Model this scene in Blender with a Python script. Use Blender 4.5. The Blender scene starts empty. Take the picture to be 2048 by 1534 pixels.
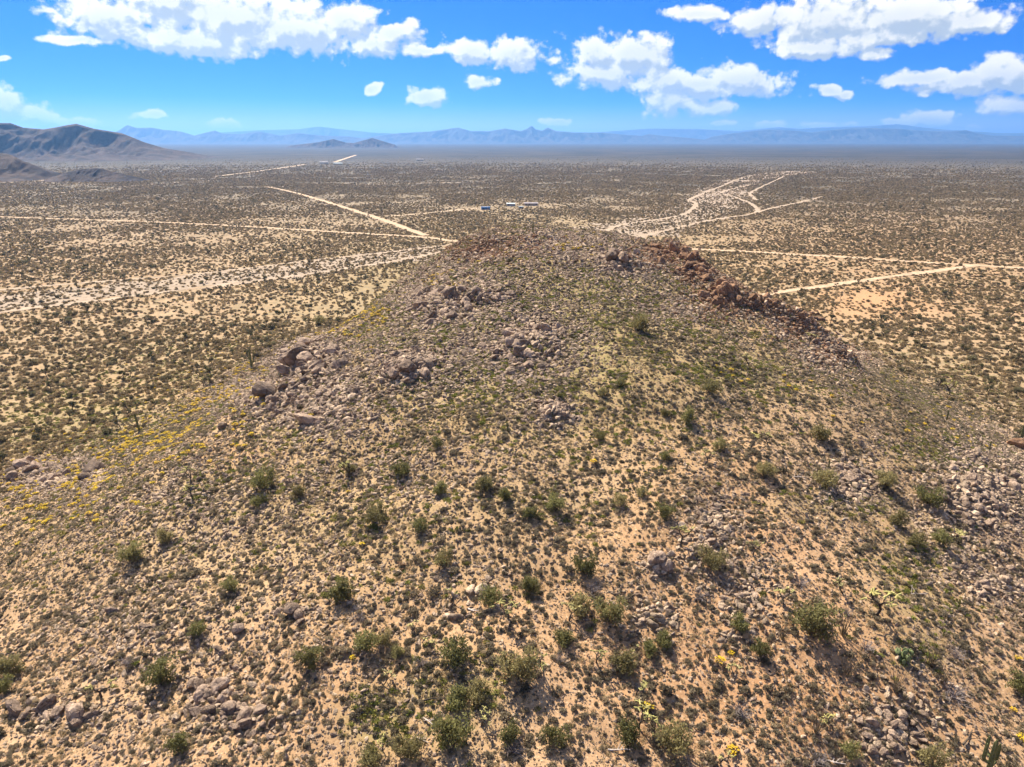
import bpy, bmesh, math, random
import numpy as np

# ------------------------------------------------------------------ camera, sky, sun, exposure
R = math.radians
H = 70.0                         # camera height over the plain
FPX = 1409.0                     # focal length in photo pixels (2048 wide)
PITCH = R(19.07)
SUN_ELEV = R(49.0)
SUN_AZ = R(-30.0)                # measured from +Y, negative = left of the view
scene = bpy.context.scene
col = scene.collection

cam_d = bpy.data.cameras.new("camera")
cam_d.sensor_width = 36.0
cam_d.lens = 36.0 * FPX / 2048.0
cam_d.clip_start = 0.5
cam_d.clip_end = 200000.0
cam = bpy.data.objects.new("camera", cam_d)
cam.location = (0, 0, H)
cam.rotation_euler = (R(90) - PITCH, 0, 0)
col.objects.link(cam)
scene.camera = cam

scene.view_settings.view_transform = 'Standard'
scene.view_settings.look = 'None'
scene.view_settings.exposure = 1.34
scene.view_settings.gamma = 1.0
scene.view_settings.use_curve_mapping = False
scene.render.engine = 'CYCLES'
scene.cycles.max_bounces = 5
scene.cycles.diffuse_bounces = 3
scene.cycles.transparent_max_bounces = 8
scene.cycles.volume_bounces = 0
scene.cycles.adaptive_threshold = 0.025

sun_d = bpy.data.lights.new("sun", 'SUN')
sun_d.energy = 4.8
sun_d.angle = R(0.53)
sun_d.color = (1.0, 0.905, 0.76)
sun = bpy.data.objects.new("sun", sun_d)
# the lamp shines along its -Z: point it from the sun towards the ground
sun.rotation_euler = (R(90) - SUN_ELEV, 0, -SUN_AZ + R(180))
sun.location = (0, 0, 300)
col.objects.link(sun)

FWD = np.array([0, math.cos(PITCH), -math.sin(PITCH)])
DWN = np.array([0, -math.sin(PITCH), -math.cos(PITCH)])


def ray(px, py):
    a = (np.asarray(px, float) - 1024.0) / FPX
    b = (np.asarray(py, float) - 767.0) / FPX
    return np.stack([a, FWD[1] + b * DWN[1], FWD[2] + b * DWN[2]], -1)


def proj(x, y, z):
    q = z - H
    dep = y * FWD[1] + q * FWD[2]
    dn = y * DWN[1] + q * DWN[2]
    dep = np.where(dep < 0.5, np.nan, dep)
    return 1024 + FPX * x / dep, 767 + FPX * dn / dep, dep


# ---- sky: Nishita air plus a layer of fair-weather cumulus
class NT:
    """little helper around a node tree"""
    def __init__(self, tree):
        self.t = tree

    def n(self, kind, **kw):
        nd = self.t.nodes.new(kind)
        for k, v in kw.items():
            if k.startswith('i_'):
                key = k[2:]
                key = int(key) if key.isdigit() else key
                self.put(nd.inputs[key], v)
            else:
                setattr(nd, k, v)
        return nd

    def put(self, sock, v):
        if isinstance(v, bpy.types.NodeSocket):
            self.t.links.new(v, sock)
        else:
            sock.default_value = v

    def math(self, op, a, b=None, c=None, clamp=False):
        nd = self.t.nodes.new('ShaderNodeMath')
        nd.operation = op
        nd.use_clamp = clamp
        for k, v in enumerate((a, b, c)):
            if v is not None:
                self.put(nd.inputs[k], v)
        return nd.outputs[0]

    def vec(self, op, a, b=None, c=None):
        nd = self.t.nodes.new('ShaderNodeVectorMath')
        nd.operation = op
        for k, v in enumerate((a, b, c)):
            if v is not None:
                self.put(nd.inputs[k], v)
        return nd.outputs['Value'] if op in ('LENGTH', 'DOT_PRODUCT', 'DISTANCE') else nd.outputs[0]

    def mix(self, f, a, b, blend='MIX'):
        nd = self.t.nodes.new('ShaderNodeMix')
        nd.data_type = 'RGBA'
        nd.blend_type = blend
        self.put(nd.inputs[0], f)
        self.put(nd.inputs[6], a)
        self.put(nd.inputs[7], b)
        return nd.outputs[2]

    def ramp(self, v, lo, hi, a=0.0, b=1.0, smooth=True):
        nd = self.t.nodes.new('ShaderNodeMapRange')
        nd.interpolation_type = 'SMOOTHSTEP' if smooth else 'LINEAR'
        self.put(nd.inputs[0], v)
        for k, q in zip((1, 2, 3, 4), (lo, hi, a, b)):
            self.put(nd.inputs[k], q)
        return nd.outputs[0]

    def noise(self, vec, scale, detail=4.0, rough=0.55, dist=0.0, dim='3D'):
        nd = self.t.nodes.new('ShaderNodeTexNoise')
        nd.noise_dimensions = dim
        if vec is not None:
            self.put(nd.inputs['Vector'], vec)
        self.put(nd.inputs['Scale'], scale)
        nd.inputs['Detail'].default_value = detail
        nd.inputs['Roughness'].default_value = rough
        nd.inputs['Distortion'].default_value = dist
        return nd.outputs[0]


CLOUDS = [  # centre and half size in photo pixels
    (440, 28, 250, 58), (560, 62, 190, 44), (215, 42, 75, 46), (690, 42, 66, 44), (400, 84, 150, 30), (330, 0, 120, 40),
    (170, 84, 62, 9), (800, 66, 40, 28), (770, 94, 72, 20), (845, 104, 34, 13),
    (935, 106, 46, 28), (1025, 110, 66, 30), (1195, 105, 66, 40), (1280, 110, 62, 40), (1215, 146, 105, 28),
    (1330, 165, 76, 24), (1400, 172, 60, 18), (1480, 166, 88, 34), (1420, 185, 70, 16), (1345, 203, 56, 27), (1435, 217, 50, 15),
    (1400, 32, 72, 14), (1530, 34, 90, 32), (1650, 40, 130, 58), (1640, 94, 92, 22), (1800, 34, 150, 44), (1935, 42, 108, 30), (1740, 70, 90, 26),
    (1745, 106, 28, 12), (1830, 152, 76, 17), (1930, 164, 110, 24), (2010, 150, 70, 36), (2070, 165, 70, 30),
    (1660, 178, 24, 14), (1692, 186, 24, 11), (855, 193, 42, 18), (955, 167, 32, 15), (736, 178, 16, 10),
    (15, 208, 52, 34), (78, 230, 42, 22), (178, 246, 44, 13), (308, 231, 44, 8), (452, 249, 30, 11), (1110, 240, 30, 8),
    (1435, 247, 22, 6), (1540, 249, 40, 9), (1655, 249, 46, 7), (1860, 240, 62, 17), (1785, 247, 34, 8), (2035, 212, 58, 27), (1965, 256, 22, 7),
    (560, 254, 30, 4), (5, 122, 16, 6)]


def azel(px, py):
    d = ray(px, py)
    d = d / np.linalg.norm(d)
    return math.atan2(d[0], d[1]), math.asin(d[2])


def make_world():
    w = bpy.data.worlds.new("World")
    scene.world = w
    w.use_nodes = True
    w.node_tree.nodes.clear()
    # density of the cloud layer as a group: angle position -> density
    g = bpy.data.node_groups.new("cloud_density", 'ShaderNodeTree')
    g.interface.new_socket("P", in_out='INPUT', socket_type='NodeSocketVector')
    g.interface.new_socket("Raw", in_out='OUTPUT', socket_type='NodeSocketFloat')
    g.interface.new_socket("D", in_out='OUTPUT', socket_type='NodeSocketFloat')
    N = NT(g)
    gi = N.n('NodeGroupInput').outputs[0]
    # gentle warp so no outline stays an ellipse
    wn = N.n('ShaderNodeTexNoise', i_Scale=15.0, i_Detail=3.0)
    N.put(wn.inputs['Vector'], gi)
    warp = N.vec('MULTIPLY', N.vec('SUBTRACT', wn.outputs[1], (0.5, 0.5, 0.5)), (0.075, 0.022, 0.0))
    p = N.vec('ADD', gi, warp)
    cur = None
    for (cx, cy, rx, ry) in CLOUDS:
        rx, ry = rx * 1.20, ry * 1.16
        a0, e0 = azel(cx, cy)
        a1, _ = azel(cx + rx, cy)
        _, e1 = azel(cx, cy - ry)
        sx, sy = 1.0 / abs(a1 - a0), 1.0 / abs(e1 - e0)
        q = N.vec('MULTIPLY_ADD', p, (sx, sy, 0), (-a0 * sx, -e0 * sy, 0))
        ln = N.vec('LENGTH', q)
        cur = ln if cur is None else N.math('MINIMUM', cur, ln)
    # outside the view the sky carries on with clouds of the same kind
    sp = N.n('ShaderNodeSeparateXYZ')
    N.put(sp.inputs[0], gi)
    gen = N.noise(N.vec('MULTIPLY', gi, (1.0, 2.3, 1.0)), 4.2, 2.0)
    outside = N.math('MAXIMUM', N.ramp(N.math('ABSOLUTE', sp.outputs[0]), 0.66, 0.75), N.ramp(sp.outputs[1], 0.18, 0.24))
    gl = N.math('SUBTRACT', 2.5, N.math('MULTIPLY', N.math('MULTIPLY', gen, 2.9), outside))
    cur = N.math('MINIMUM', cur, gl)
    base = N.math('SUBTRACT', 1.22, cur)
    f1 = N.noise(N.vec('MULTIPLY', gi, (1.0, 1.35, 1.0)), 24.0, 8.0, 0.62)
    f2 = N.n('ShaderNodeTexVoronoi', feature='F1', i_Scale=48.0, i_Detail=2.0, i_Roughness=0.5)
    N.put(f2.inputs['Vector'], N.vec('ADD', gi, N.vec('MULTIPLY', warp, (0.5, 0.9, 0.0))))
    f3 = N.noise(N.vec('MULTIPLY', gi, (1.0, 1.3, 1.0)), 85.0, 6.0, 0.62)
    bill = N.math('SUBTRACT', 0.50, f2.outputs['Distance'])
    d = N.math('ADD', base, N.math('MULTIPLY', N.math('SUBTRACT', f1, 0.40), 1.35))
    d = N.math('ADD', d, N.math('MULTIPLY', bill, 0.6))
    d = N.math('ADD', d, N.math('MULTIPLY', N.math('SUBTRACT', f3, 0.5), 0.75))
    go = N.n('NodeGroupOutput')
    N.put(go.inputs[0], base)
    N.put(go.inputs[1], d)

    W = NT(w.node_tree)
    tc = W.n('ShaderNodeTexCoord').outputs['Generated']
    nrm = W.vec('NORMALIZE', tc)
    s = W.n('ShaderNodeSeparateXYZ')
    W.put(s.inputs[0], nrm)
    az = W.math('ARCTAN2', s.outputs[0], s.outputs[1])
    el = W.math('ARCSINE', s.outputs[2])
    P = W.n('ShaderNodeCombineXYZ')
    W.put(P.inputs[0], az)
    W.put(P.inputs[1], el)
    P = P.outputs[0]

    def dens(v):
        gn = W.t.nodes.new('ShaderNodeGroup')
        gn.node_tree = g
        W.put(gn.inputs[0], v)
        return gn.outputs[0], gn.outputs[1]
    raw0, d0 = dens(P)
    raw1, d1 = dens(W.vec('ADD', P, (-0.006, 0.011, 0.0)))
    alpha = W.ramp(d0, 0.0, 0.46)
    lit = W.ramp(W.math('SUBTRACT', d0, d1), -0.30, 0.34)
    thick = W.ramp(raw0, 0.40, 1.15)
    lit = W.math('MULTIPLY', lit, W.math('SUBTRACT', 1.0, W.math('MULTIPLY', thick, 0.36)))
    ccol = W.mix(lit, (0.44, 0.50, 0.57, 1), (1.0, 0.955, 0.85, 1))
    # thin cloud above, low clouds stand far off in the air
    alpha = W.math('MULTIPLY', alpha, W.ramp(el, -0.01, 0.03, 0.5, 1.0))
    sky = W.n('ShaderNodeTexSky', sky_type='NISHITA', sun_disc=False)
    sky.sun_elevation = SUN_ELEV
    sky.sun_rotation = SUN_AZ
    sky.altitude = 900.0
    sky.air_density = 1.0
    sky.dust_density = 0.15
    sky.ozone_density = 3.0
    # the photograph's deep azure: the clear blue of higher air reaches low towards the horizon
    up = W.n('ShaderNodeCombineXYZ')
    W.put(up.inputs[0], s.outputs[0])
    W.put(up.inputs[1], s.outputs[1])
    W.put(up.inputs[2], W.math('ADD', W.math('MULTIPLY', W.math('POWER', W.math('MAXIMUM', s.outputs[2], 0.0), 0.9), 2.9), 0.02))
    W.put(sky.inputs[0], W.vec('NORMALIZE', up.outputs[0]))
    gm = W.n('ShaderNodeGamma', i_Gamma=1.0)
    W.put(gm.inputs[0], sky.outputs[0])
    hs = W.n('ShaderNodeHueSaturation', i_Saturation=SKY_SAT, i_Value=SKY_VAL, i_Hue=SKY_HUE)
    W.put(hs.inputs['Color'], gm.outputs[0])
    b1 = W.n('ShaderNodeBackground', i_Strength=0.10)
    tint = W.mix(W.ramp(el, 0.0, 0.13), (1.55, 0.74, 0.98, 1), (0.40, 0.86, 1.08, 1))
    W.put(b1.inputs[0], W.mix(1.0, hs.outputs[0], tint, 'MULTIPLY'))
    b2 = W.n('ShaderNodeBackground', i_Strength=0.50)
    W.put(b2.inputs[0], ccol)
    mx = W.n('ShaderNodeMixShader')
    W.put(mx.inputs[0], alpha)
    W.put(mx.inputs[1], b1.outputs[0])
    W.put(mx.inputs[2], b2.outputs[0])
    out = W.n('ShaderNodeOutputWorld')
    W.put(out.inputs[0], mx.outputs[0])
    w.cycles.sampling_method = 'MANUAL'
    w.cycles.sample_map_resolution = 1024


SKY_SAT, SKY_VAL, SKY_HUE = 1.62, 0.73, 0.505
make_world()

# ------------------------------------------------------------------ numbers: noise and terrain
RNG = np.random.default_rng(7)


def _hash(ix, iy, seed):
    h = (ix.astype(np.int64) * 374761393 + iy.astype(np.int64) * 668265263 + seed * 1442695041) & 0xFFFFFFFF
    h = ((h ^ (h >> 13)) * 1274126177) & 0xFFFFFFFF
    h = (h ^ (h >> 16)) & 0xFFFFFFFF
    return h / 4294967295.0


def vnoise(x, y, seed=0):
    x = np.asarray(x, float)
    y = np.asarray(y, float)
    ix, iy = np.floor(x), np.floor(y)
    fx, fy = x - ix, y - iy
    fx = fx * fx * fx * (fx * (fx * 6 - 15) + 10)
    fy = fy * fy * fy * (fy * (fy * 6 - 15) + 10)
    a = _hash(ix, iy, seed)
    b = _hash(ix + 1, iy, seed)
    c = _hash(ix, iy + 1, seed)
    d = _hash(ix + 1, iy + 1, seed)
    return (a * (1 - fx) + b * fx) * (1 - fy) + (c * (1 - fx) + d * fx) * fy


def fbm(x, y, seed=0, oct=4, gain=0.5):
    s, a, t = 0.0, 1.0, 0.0
    for k in range(oct):
        s = s + a * vnoise(x * 2.03 ** k + 17.3 * k, y * 2.03 ** k - 9.1 * k, seed + k)
        t += a
        a *= gain
    return s / t


def sstep(a, b, x):
    t = np.clip((x - a) / (b - a), 0, 1)
    return t * t * (3 - 2 * t)


MOUNDS = []     # (x, y, radius, height) bumps under the outcrops
RIBS = []       # (x0, y0, x1, y1, width, height)


def hill0(x, y):
    v = 200.0 - y
    vp = np.maximum(v, 0)
    vm = np.maximum(-v, 0)
    u = x - 4.0 - 10.0 * np.exp(-(v / 75.0) ** 2)
    spine = 46.5 * np.exp(-(vp / 178.0) ** 2.2) * np.exp(-(vm / 55.0) ** 2)
    wl = 72.0 + 18.0 * sstep(0, 110, vp)
    wr = 80.0 + 15.0 * sstep(0, 110, vp)
    w = np.where(u < 0, wl, wr)
    t = np.abs(u / w)
    # straight flanks that steepen off the crest and run out at the foot
    return spine * np.exp(-t ** 2.0) * (1 - 0.55 * sstep(0.55, 1.35, t))


def terrain(x, y):
    x = np.asarray(x, float)
    y = np.asarray(y, float)
    h = hill0(x, y)
    k = sstep(1.0, 14.0, h)
    h = h * sstep(0.0, 3.0, h)
    h = h + k * ((fbm(x / 34.0, y / 34.0, 3, 3) - 0.5) * 5.0 + (fbm(x / 9.0, y / 9.0, 11, 2) - 0.5) * 1.3
                 + (fbm(x / 2.7, y / 2.7, 23, 2) - 0.5) * 0.34)
    for (x0, y0, x1, y1, w, a) in RIBS:
        dx, dy = x1 - x0, y1 - y0
        q = np.nonzero((x > min(x0, x1) - 3 * w) & (x < max(x0, x1) + 3 * w) & (y > min(y0, y1) - 3 * w) & (y < max(y0, y1) + 3 * w))
        xq, yq = x[q], y[q]
        t = np.clip(((xq - x0) * dx + (yq - y0) * dy) / (dx * dx + dy * dy), 0, 1)
        d2 = (xq - x0 - t * dx) ** 2 + (yq - y0 - t * dy) ** 2
        h[q] += a * np.exp(-d2 / (w * w)) * (0.6 + 0.8 * vnoise(xq / 6.0, yq / 6.0, 5))
    for (mx, my, r, a) in MOUNDS:
        q = np.nonzero((np.abs(x - mx) < 3 * r) & (np.abs(y - my) < 3 * r))
        h[q] += a * np.exp(-((x[q] - mx) ** 2 + (y[q] - my) ** 2) / (r * r))
    return h


def unproj(px, py, fn=None, tmax=20000.0):
    """photo pixels -> points on the ground"""
    fn = fn or terrain
    px = np.atleast_1d(np.asarray(px, float))
    py = np.atleast_1d(np.asarray(py, float))
    d = ray(px, py)
    tp = np.where(d[:, 2] < -1e-4, H / np.maximum(-d[:, 2], 1e-4), tmax)
    tp = np.minimum(tp, tmax)
    lo = np.full(len(px), 25.0)
    hit = np.full(len(px), np.nan)
    t = lo.copy()
    prev = t.copy()
    for _ in range(900):
        act = np.isnan(hit) & (t < tp)
        if not act.any() or t.min() > 420:
            break
        p = d * t[:, None]
        below = (H + p[:, 2]) < fn(p[:, 0], p[:, 1])
        new = act & below
        hit = np.where(new, t, hit)
        prev = np.where(np.isnan(hit), t, prev)
        t = np.where(np.isnan(hit), t + 0.5, t)
    t = np.where(np.isnan(hit), tp, hit)
    good = ~np.isnan(hit)
    a, b = t - 0.5, t.copy()
    for _ in range(8):
        m = (a + b) / 2
        p = d * m[:, None]
        below = (H + p[:, 2]) < fn(p[:, 0], p[:, 1])
        b = np.where(good & below, m, b)
        a = np.where(good & ~below, m, a)
    t = np.where(good, b, t)
    p = d * t[:, None]
    return np.stack([p[:, 0], p[:, 1], fn(p[:, 0], p[:, 1])], -1)


def plane(px, py):
    d = ray(px, py)
    t = H / -d[..., 2]
    return d[..., 0] * t, d[..., 1] * t

# ------------------------------------------------------------------ materials
def new_mat(name):
    m = bpy.data.materials.new(name)
    m.use_nodes = True
    m.node_tree.nodes.clear()
    N = NT(m.node_tree)
    b = N.n('ShaderNodeBsdfPrincipled')
    b.inputs['Roughness'].default_value = 0.95
    b.inputs['Specular IOR Level'].default_value = 0.15
    o = N.n('ShaderNodeOutputMaterial')
    N.put(o.inputs[0], b.outputs[0])
    return m, N, b, o


def c4(c):
    return (c[0], c[1], c[2], 1.0)


def leaf_mat(name, c_dark, c_mid, c_tip, transl=0.25, spread=0.35):
    """foliage: colour differs from plant to plant and leaf to leaf"""
    m, N, b, o = new_mat(name)
    rnd = N.n('ShaderNodeObjectInfo').outputs['Random']
    at = N.n('ShaderNodeAttribute', attribute_name='leaf')
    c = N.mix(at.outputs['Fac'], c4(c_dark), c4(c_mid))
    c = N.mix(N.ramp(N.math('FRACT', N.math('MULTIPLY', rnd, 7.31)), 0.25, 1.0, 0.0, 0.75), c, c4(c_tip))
    hs = N.n('ShaderNodeHueSaturation')
    N.put(hs.inputs['Color'], c)
    N.put(hs.inputs['Value'], N.ramp(rnd, 0, 1, 1.0 - spread, 1.0 + spread, False))
    N.put(b.inputs['Base Color'], hs.outputs[0])
    tr = N.n('ShaderNodeBsdfTranslucent')
    N.put(tr.inputs[0], hs.outputs[0])
    mx = N.n('ShaderNodeMixShader', i_0=transl)
    N.put(mx.inputs[1], b.outputs[0])
    N.put(mx.inputs[2], tr.outputs[0])
    N.put(o.inputs[0], mx.outputs[0])
    return m


def wood_mat(name, ca, cb, scale=14.0):
    m, N, b, o = new_mat(name)
    tc = N.n('ShaderNodeTexCoord').outputs['Object']
    f = N.noise(N.vec('MULTIPLY', tc, (1, 1, 0.3)), scale, 4.0)
    rnd = N.n('ShaderNodeObjectInfo').outputs['Random']
    c = N.mix(N.ramp(f, 0.35, 0.65), c4(ca), c4(cb))
    hs = N.n('ShaderNodeHueSaturation')
    N.put(hs.inputs['Color'], c)
    N.put(hs.inputs['Value'], N.ramp(rnd, 0, 1, 0.75, 1.3, False))
    N.put(b.inputs['Base Color'], hs.outputs[0])
    return m


def rock_mat(name, ca, cb, cl, scale=1.6):
    """weathered granite: two stone colours, pale lichen, dark varnish stains, fine relief"""
    m, N, b, o = new_mat(name)
    tc = N.n('ShaderNodeTexCoord').outputs['Object']
    info = N.n('ShaderNodeObjectInfo')
    off = N.n('ShaderNodeCombineXYZ')
    for k in range(3):
        N.put(off.inputs[k], N.math('MULTIPLY', info.outputs['Random'], 31.0 + 17 * k))
    p = N.vec('ADD', tc, off.outputs[0])
    f = N.noise(p, scale, 6.0, 0.62)
    c = N.mix(N.ramp(f, 0.38, 0.64), c4(ca), c4(cb))
    li = N.noise(p, scale * 3.4, 5.0, 0.6)
    c = N.mix(N.ramp(li, 0.56, 0.72, 0.0, 0.8), c, c4(cl))
    va = N.noise(p, scale * 0.9, 4.0, 0.65)
    c = N.mix(N.ramp(va, 0.60, 0.75, 0.0, 0.6), c, (0.075, 0.055, 0.05, 1))
    # joints and cracks in the stone
    cr = N.n('ShaderNodeTexVoronoi', feature='DISTANCE_TO_EDGE', i_Scale=1.15)
    N.put(cr.inputs['Vector'], N.vec('ADD', p, N.vec('MULTIPLY', N.n('ShaderNodeTexNoise', i_Scale=2.5).outputs[1], (0.3, 0.3, 0.3))))
    crack = N.ramp(cr.outputs['Distance'], 0.0, 0.035, 0.35, 1.0)
    c = N.mix(crack, (0.045, 0.032, 0.026, 1), c)
    hs = N.n('ShaderNodeHueSaturation')
    N.put(hs.inputs['Color'], c)
    N.put(hs.inputs['Value'], N.ramp(info.outputs['Random'], 0, 1, 0.62, 1.38, False))
    N.put(b.inputs['Base Color'], hs.outputs[0])
    bp = N.n('ShaderNodeBump', i_Strength=0.9, i_Distance=0.12)
    N.put(bp.inputs['Height'], N.math('ADD', N.noise(p, scale * 3.2, 6.0, 0.68), N.math('MULTIPLY', crack, 0.6)))
    N.put(b.inputs['Normal'], bp.outputs[0])
    return m


M = {}
M['shrub'] = leaf_mat('shrub_leaves', (0.125, 0.122, 0.046), (0.250, 0.235, 0.090), (0.290, 0.240, 0.110), 0.40, 0.28)
M['plainshrub'] = leaf_mat('plain_shrub_leaves', (0.106, 0.096, 0.050), (0.205, 0.178, 0.090), (0.265, 0.205, 0.112), 0.36, 0.4)
M['yucca'] = leaf_mat('yucca_leaves', (0.085, 0.085, 0.042), (0.170, 0.160, 0.075), (0.220, 0.185, 0.095), 0.25, 0.3)
M['bursage'] = leaf_mat('bursage_leaves', (0.135, 0.112, 0.074), (0.275, 0.228, 0.150), (0.350, 0.275, 0.172), 0.38, 0.40)
M['scrub'] = leaf_mat('scrub_leaves', (0.165, 0.126, 0.066), (0.305, 0.230, 0.122), (0.375, 0.275, 0.158), 0.34, 0.40)
M['grass'] = leaf_mat('spring_grass', (0.115, 0.130, 0.028), (0.220, 0.225, 0.055), (0.290, 0.245, 0.070), 0.3, 0.35)
M['straw'] = leaf_mat('dry_grass', (0.230, 0.165, 0.085), (0.400, 0.300, 0.165), (0.500, 0.390, 0.230), 0.35, 0.3)
M['flower'] = leaf_mat('yellow_petals', (0.50, 0.35, 0.03), (0.70, 0.50, 0.03), (0.66, 0.42, 0.03), 0.3, 0.12)
M['cholla'] = leaf_mat('cholla_joints', (0.300, 0.270, 0.090), (0.520, 0.460, 0.170), (0.480, 0.420, 0.190), 0.15, 0.2)
M['deadtwig'] = wood_mat('dead_twigs', (0.165, 0.135, 0.120), (0.300, 0.250, 0.225))
M['bark'] = wood_mat('dark_bark', (0.045, 0.034, 0.026), (0.110, 0.085, 0.062))
M['palewood'] = wood_mat('bleached_wood', (0.33, 0.27, 0.22), (0.56, 0.48, 0.41))
M['ocotillo'] = wood_mat('ocotillo_stem', (0.11, 0.085, 0.05), (0.23, 0.175, 0.10))
M['rock'] = rock_mat('granite', (0.190, 0.135, 0.096), (0.330, 0.236, 0.166), (0.460, 0.352, 0.255))
M['rust'] = rock_mat('rusty_granite', (0.150, 0.084, 0.048), (0.310, 0.175, 0.094), (0.400, 0.290, 0.195))
M['pale'] = rock_mat('pale_granite', (0.330, 0.235, 0.155), (0.490, 0.368, 0.252), (0.600, 0.480, 0.350))


def sag_mat():
    m, N, b, o = new_mat('saguaro_skin')
    tc = N.n('ShaderNodeTexCoord').outputs['Object']
    f = N.noise(tc, 6.0, 4.0)
    N.put(b.inputs['Base Color'], N.mix(N.ramp(f, 0.3, 0.7), (0.105, 0.115, 0.045, 1), (0.185, 0.185, 0.080, 1)))
    return m


M['saguaro'] = sag_mat()

# colour fields of the ground, given in photo pixels for the reference view and stored on the terrain
GREENS = [(560, 1000, 560, 200, 0.35), (1050, 660, 420, 220, 0.9), (350, 760, 380, 100, 0.35), (1850, 780, 260, 90, 0.3), (1000, 690, 330, 150, 0.9), (1250, 580, 220, 90, 0.8), (1090, 820, 260, 70, 0.55), (620, 860, 160, 60, 0.5), (1480, 740, 200, 60, 0.8),
          (900, 1400, 120, 120, 0.35), (760, 1440, 70, 60, 0.8), (950, 1390, 60, 45, 0.8), (1690, 1010, 130, 30, 0.6), (1830, 1150, 90, 130, 0.55),
          (1900, 900, 150, 40, 0.6), (200, 840, 260, 90, 0.6), (1050, 1000, 200, 60, 0.35), (860, 1380, 50, 30, 0.7), (1850, 1300, 60, 40, 0.7)]
ORANGES = [(1750, 500, 520, 130, 0.55), (1500, 1300, 480, 260, 0.7), (1560, 1400, 320, 170, 0.9), (1350, 1150, 160, 120, 0.55), (1480, 1010, 90, 160, 0.5), (1560, 1080, 120, 60, 0.8), (930, 490, 60, 25, 0.9),
           (1420, 560, 90, 60, 0.9), (1600, 650, 90, 60, 0.7), (1750, 600, 170, 45, 1.0), (1640, 540, 300, 25, 0.6), (330, 800, 220, 40, 0.5),
           (700, 1350, 250, 150, 0.35), (1000, 1260, 220, 90, 0.45), (450, 910, 120, 40, 0.8), (1900, 1450, 160, 100, 0.5)]
BARES = [(1745, 600, 75, 28, 1.0), (1700, 625, 60, 20, 0.9), (1850, 625, 60, 16, 0.7), (222, 757, 34, 14, 0.9), (180, 820, 80, 20, 0.7), (1090, 1400, 140, 70, 0.55),
         (1330, 1400, 60, 60, 0.6), (1000, 1440, 120, 50, 0.5), (70, 360, 120, 8, 0.9), (1080, 411, 90, 5, 0.9), (960, 415, 60, 4, 0.7), (1790, 1250, 60, 60, 0.6),
         (60, 830, 120, 40, 0.5), (1690, 1290, 90, 60, 0.5), (1370, 1010, 60, 120, 0.3)]


def field(spec, px, py):
    s = np.zeros_like(px)
    for (cx, cy, rx, ry, w) in spec:
        s = np.maximum(s, w * np.exp(-((px - cx) / rx) ** 2 - ((py - cy) / ry) ** 2))
    return np.nan_to_num(s)


def link_mesh(name, verts, faces, mat=None, parent=None, smooth=False, mats=None, midx=None, leaf=None):
    me = bpy.data.meshes.new(name)
    me.from_pydata([tuple(v) for v in verts] if not isinstance(verts, np.ndarray) else verts.tolist(), [],
                   faces if isinstance(faces, list) else faces.tolist())
    for q in (mats or [mat]):
        if q is not None:
            me.materials.append(q)
    if midx is not None:
        me.polygons.foreach_set('material_index', np.asarray(midx, np.int32))
    if leaf is not None:
        a = me.attributes.new('leaf', 'FLOAT', 'POINT')
        a.data.foreach_set('value', np.asarray(leaf, np.float32))
    if smooth:
        me.polygons.foreach_set('use_smooth', np.ones(len(me.polygons), bool))
    me.update()
    o = bpy.data.objects.new(name, me)
    if parent is not False:
        col.objects.link(o)
        if parent is not None:
            o.parent = parent
    return o


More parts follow.
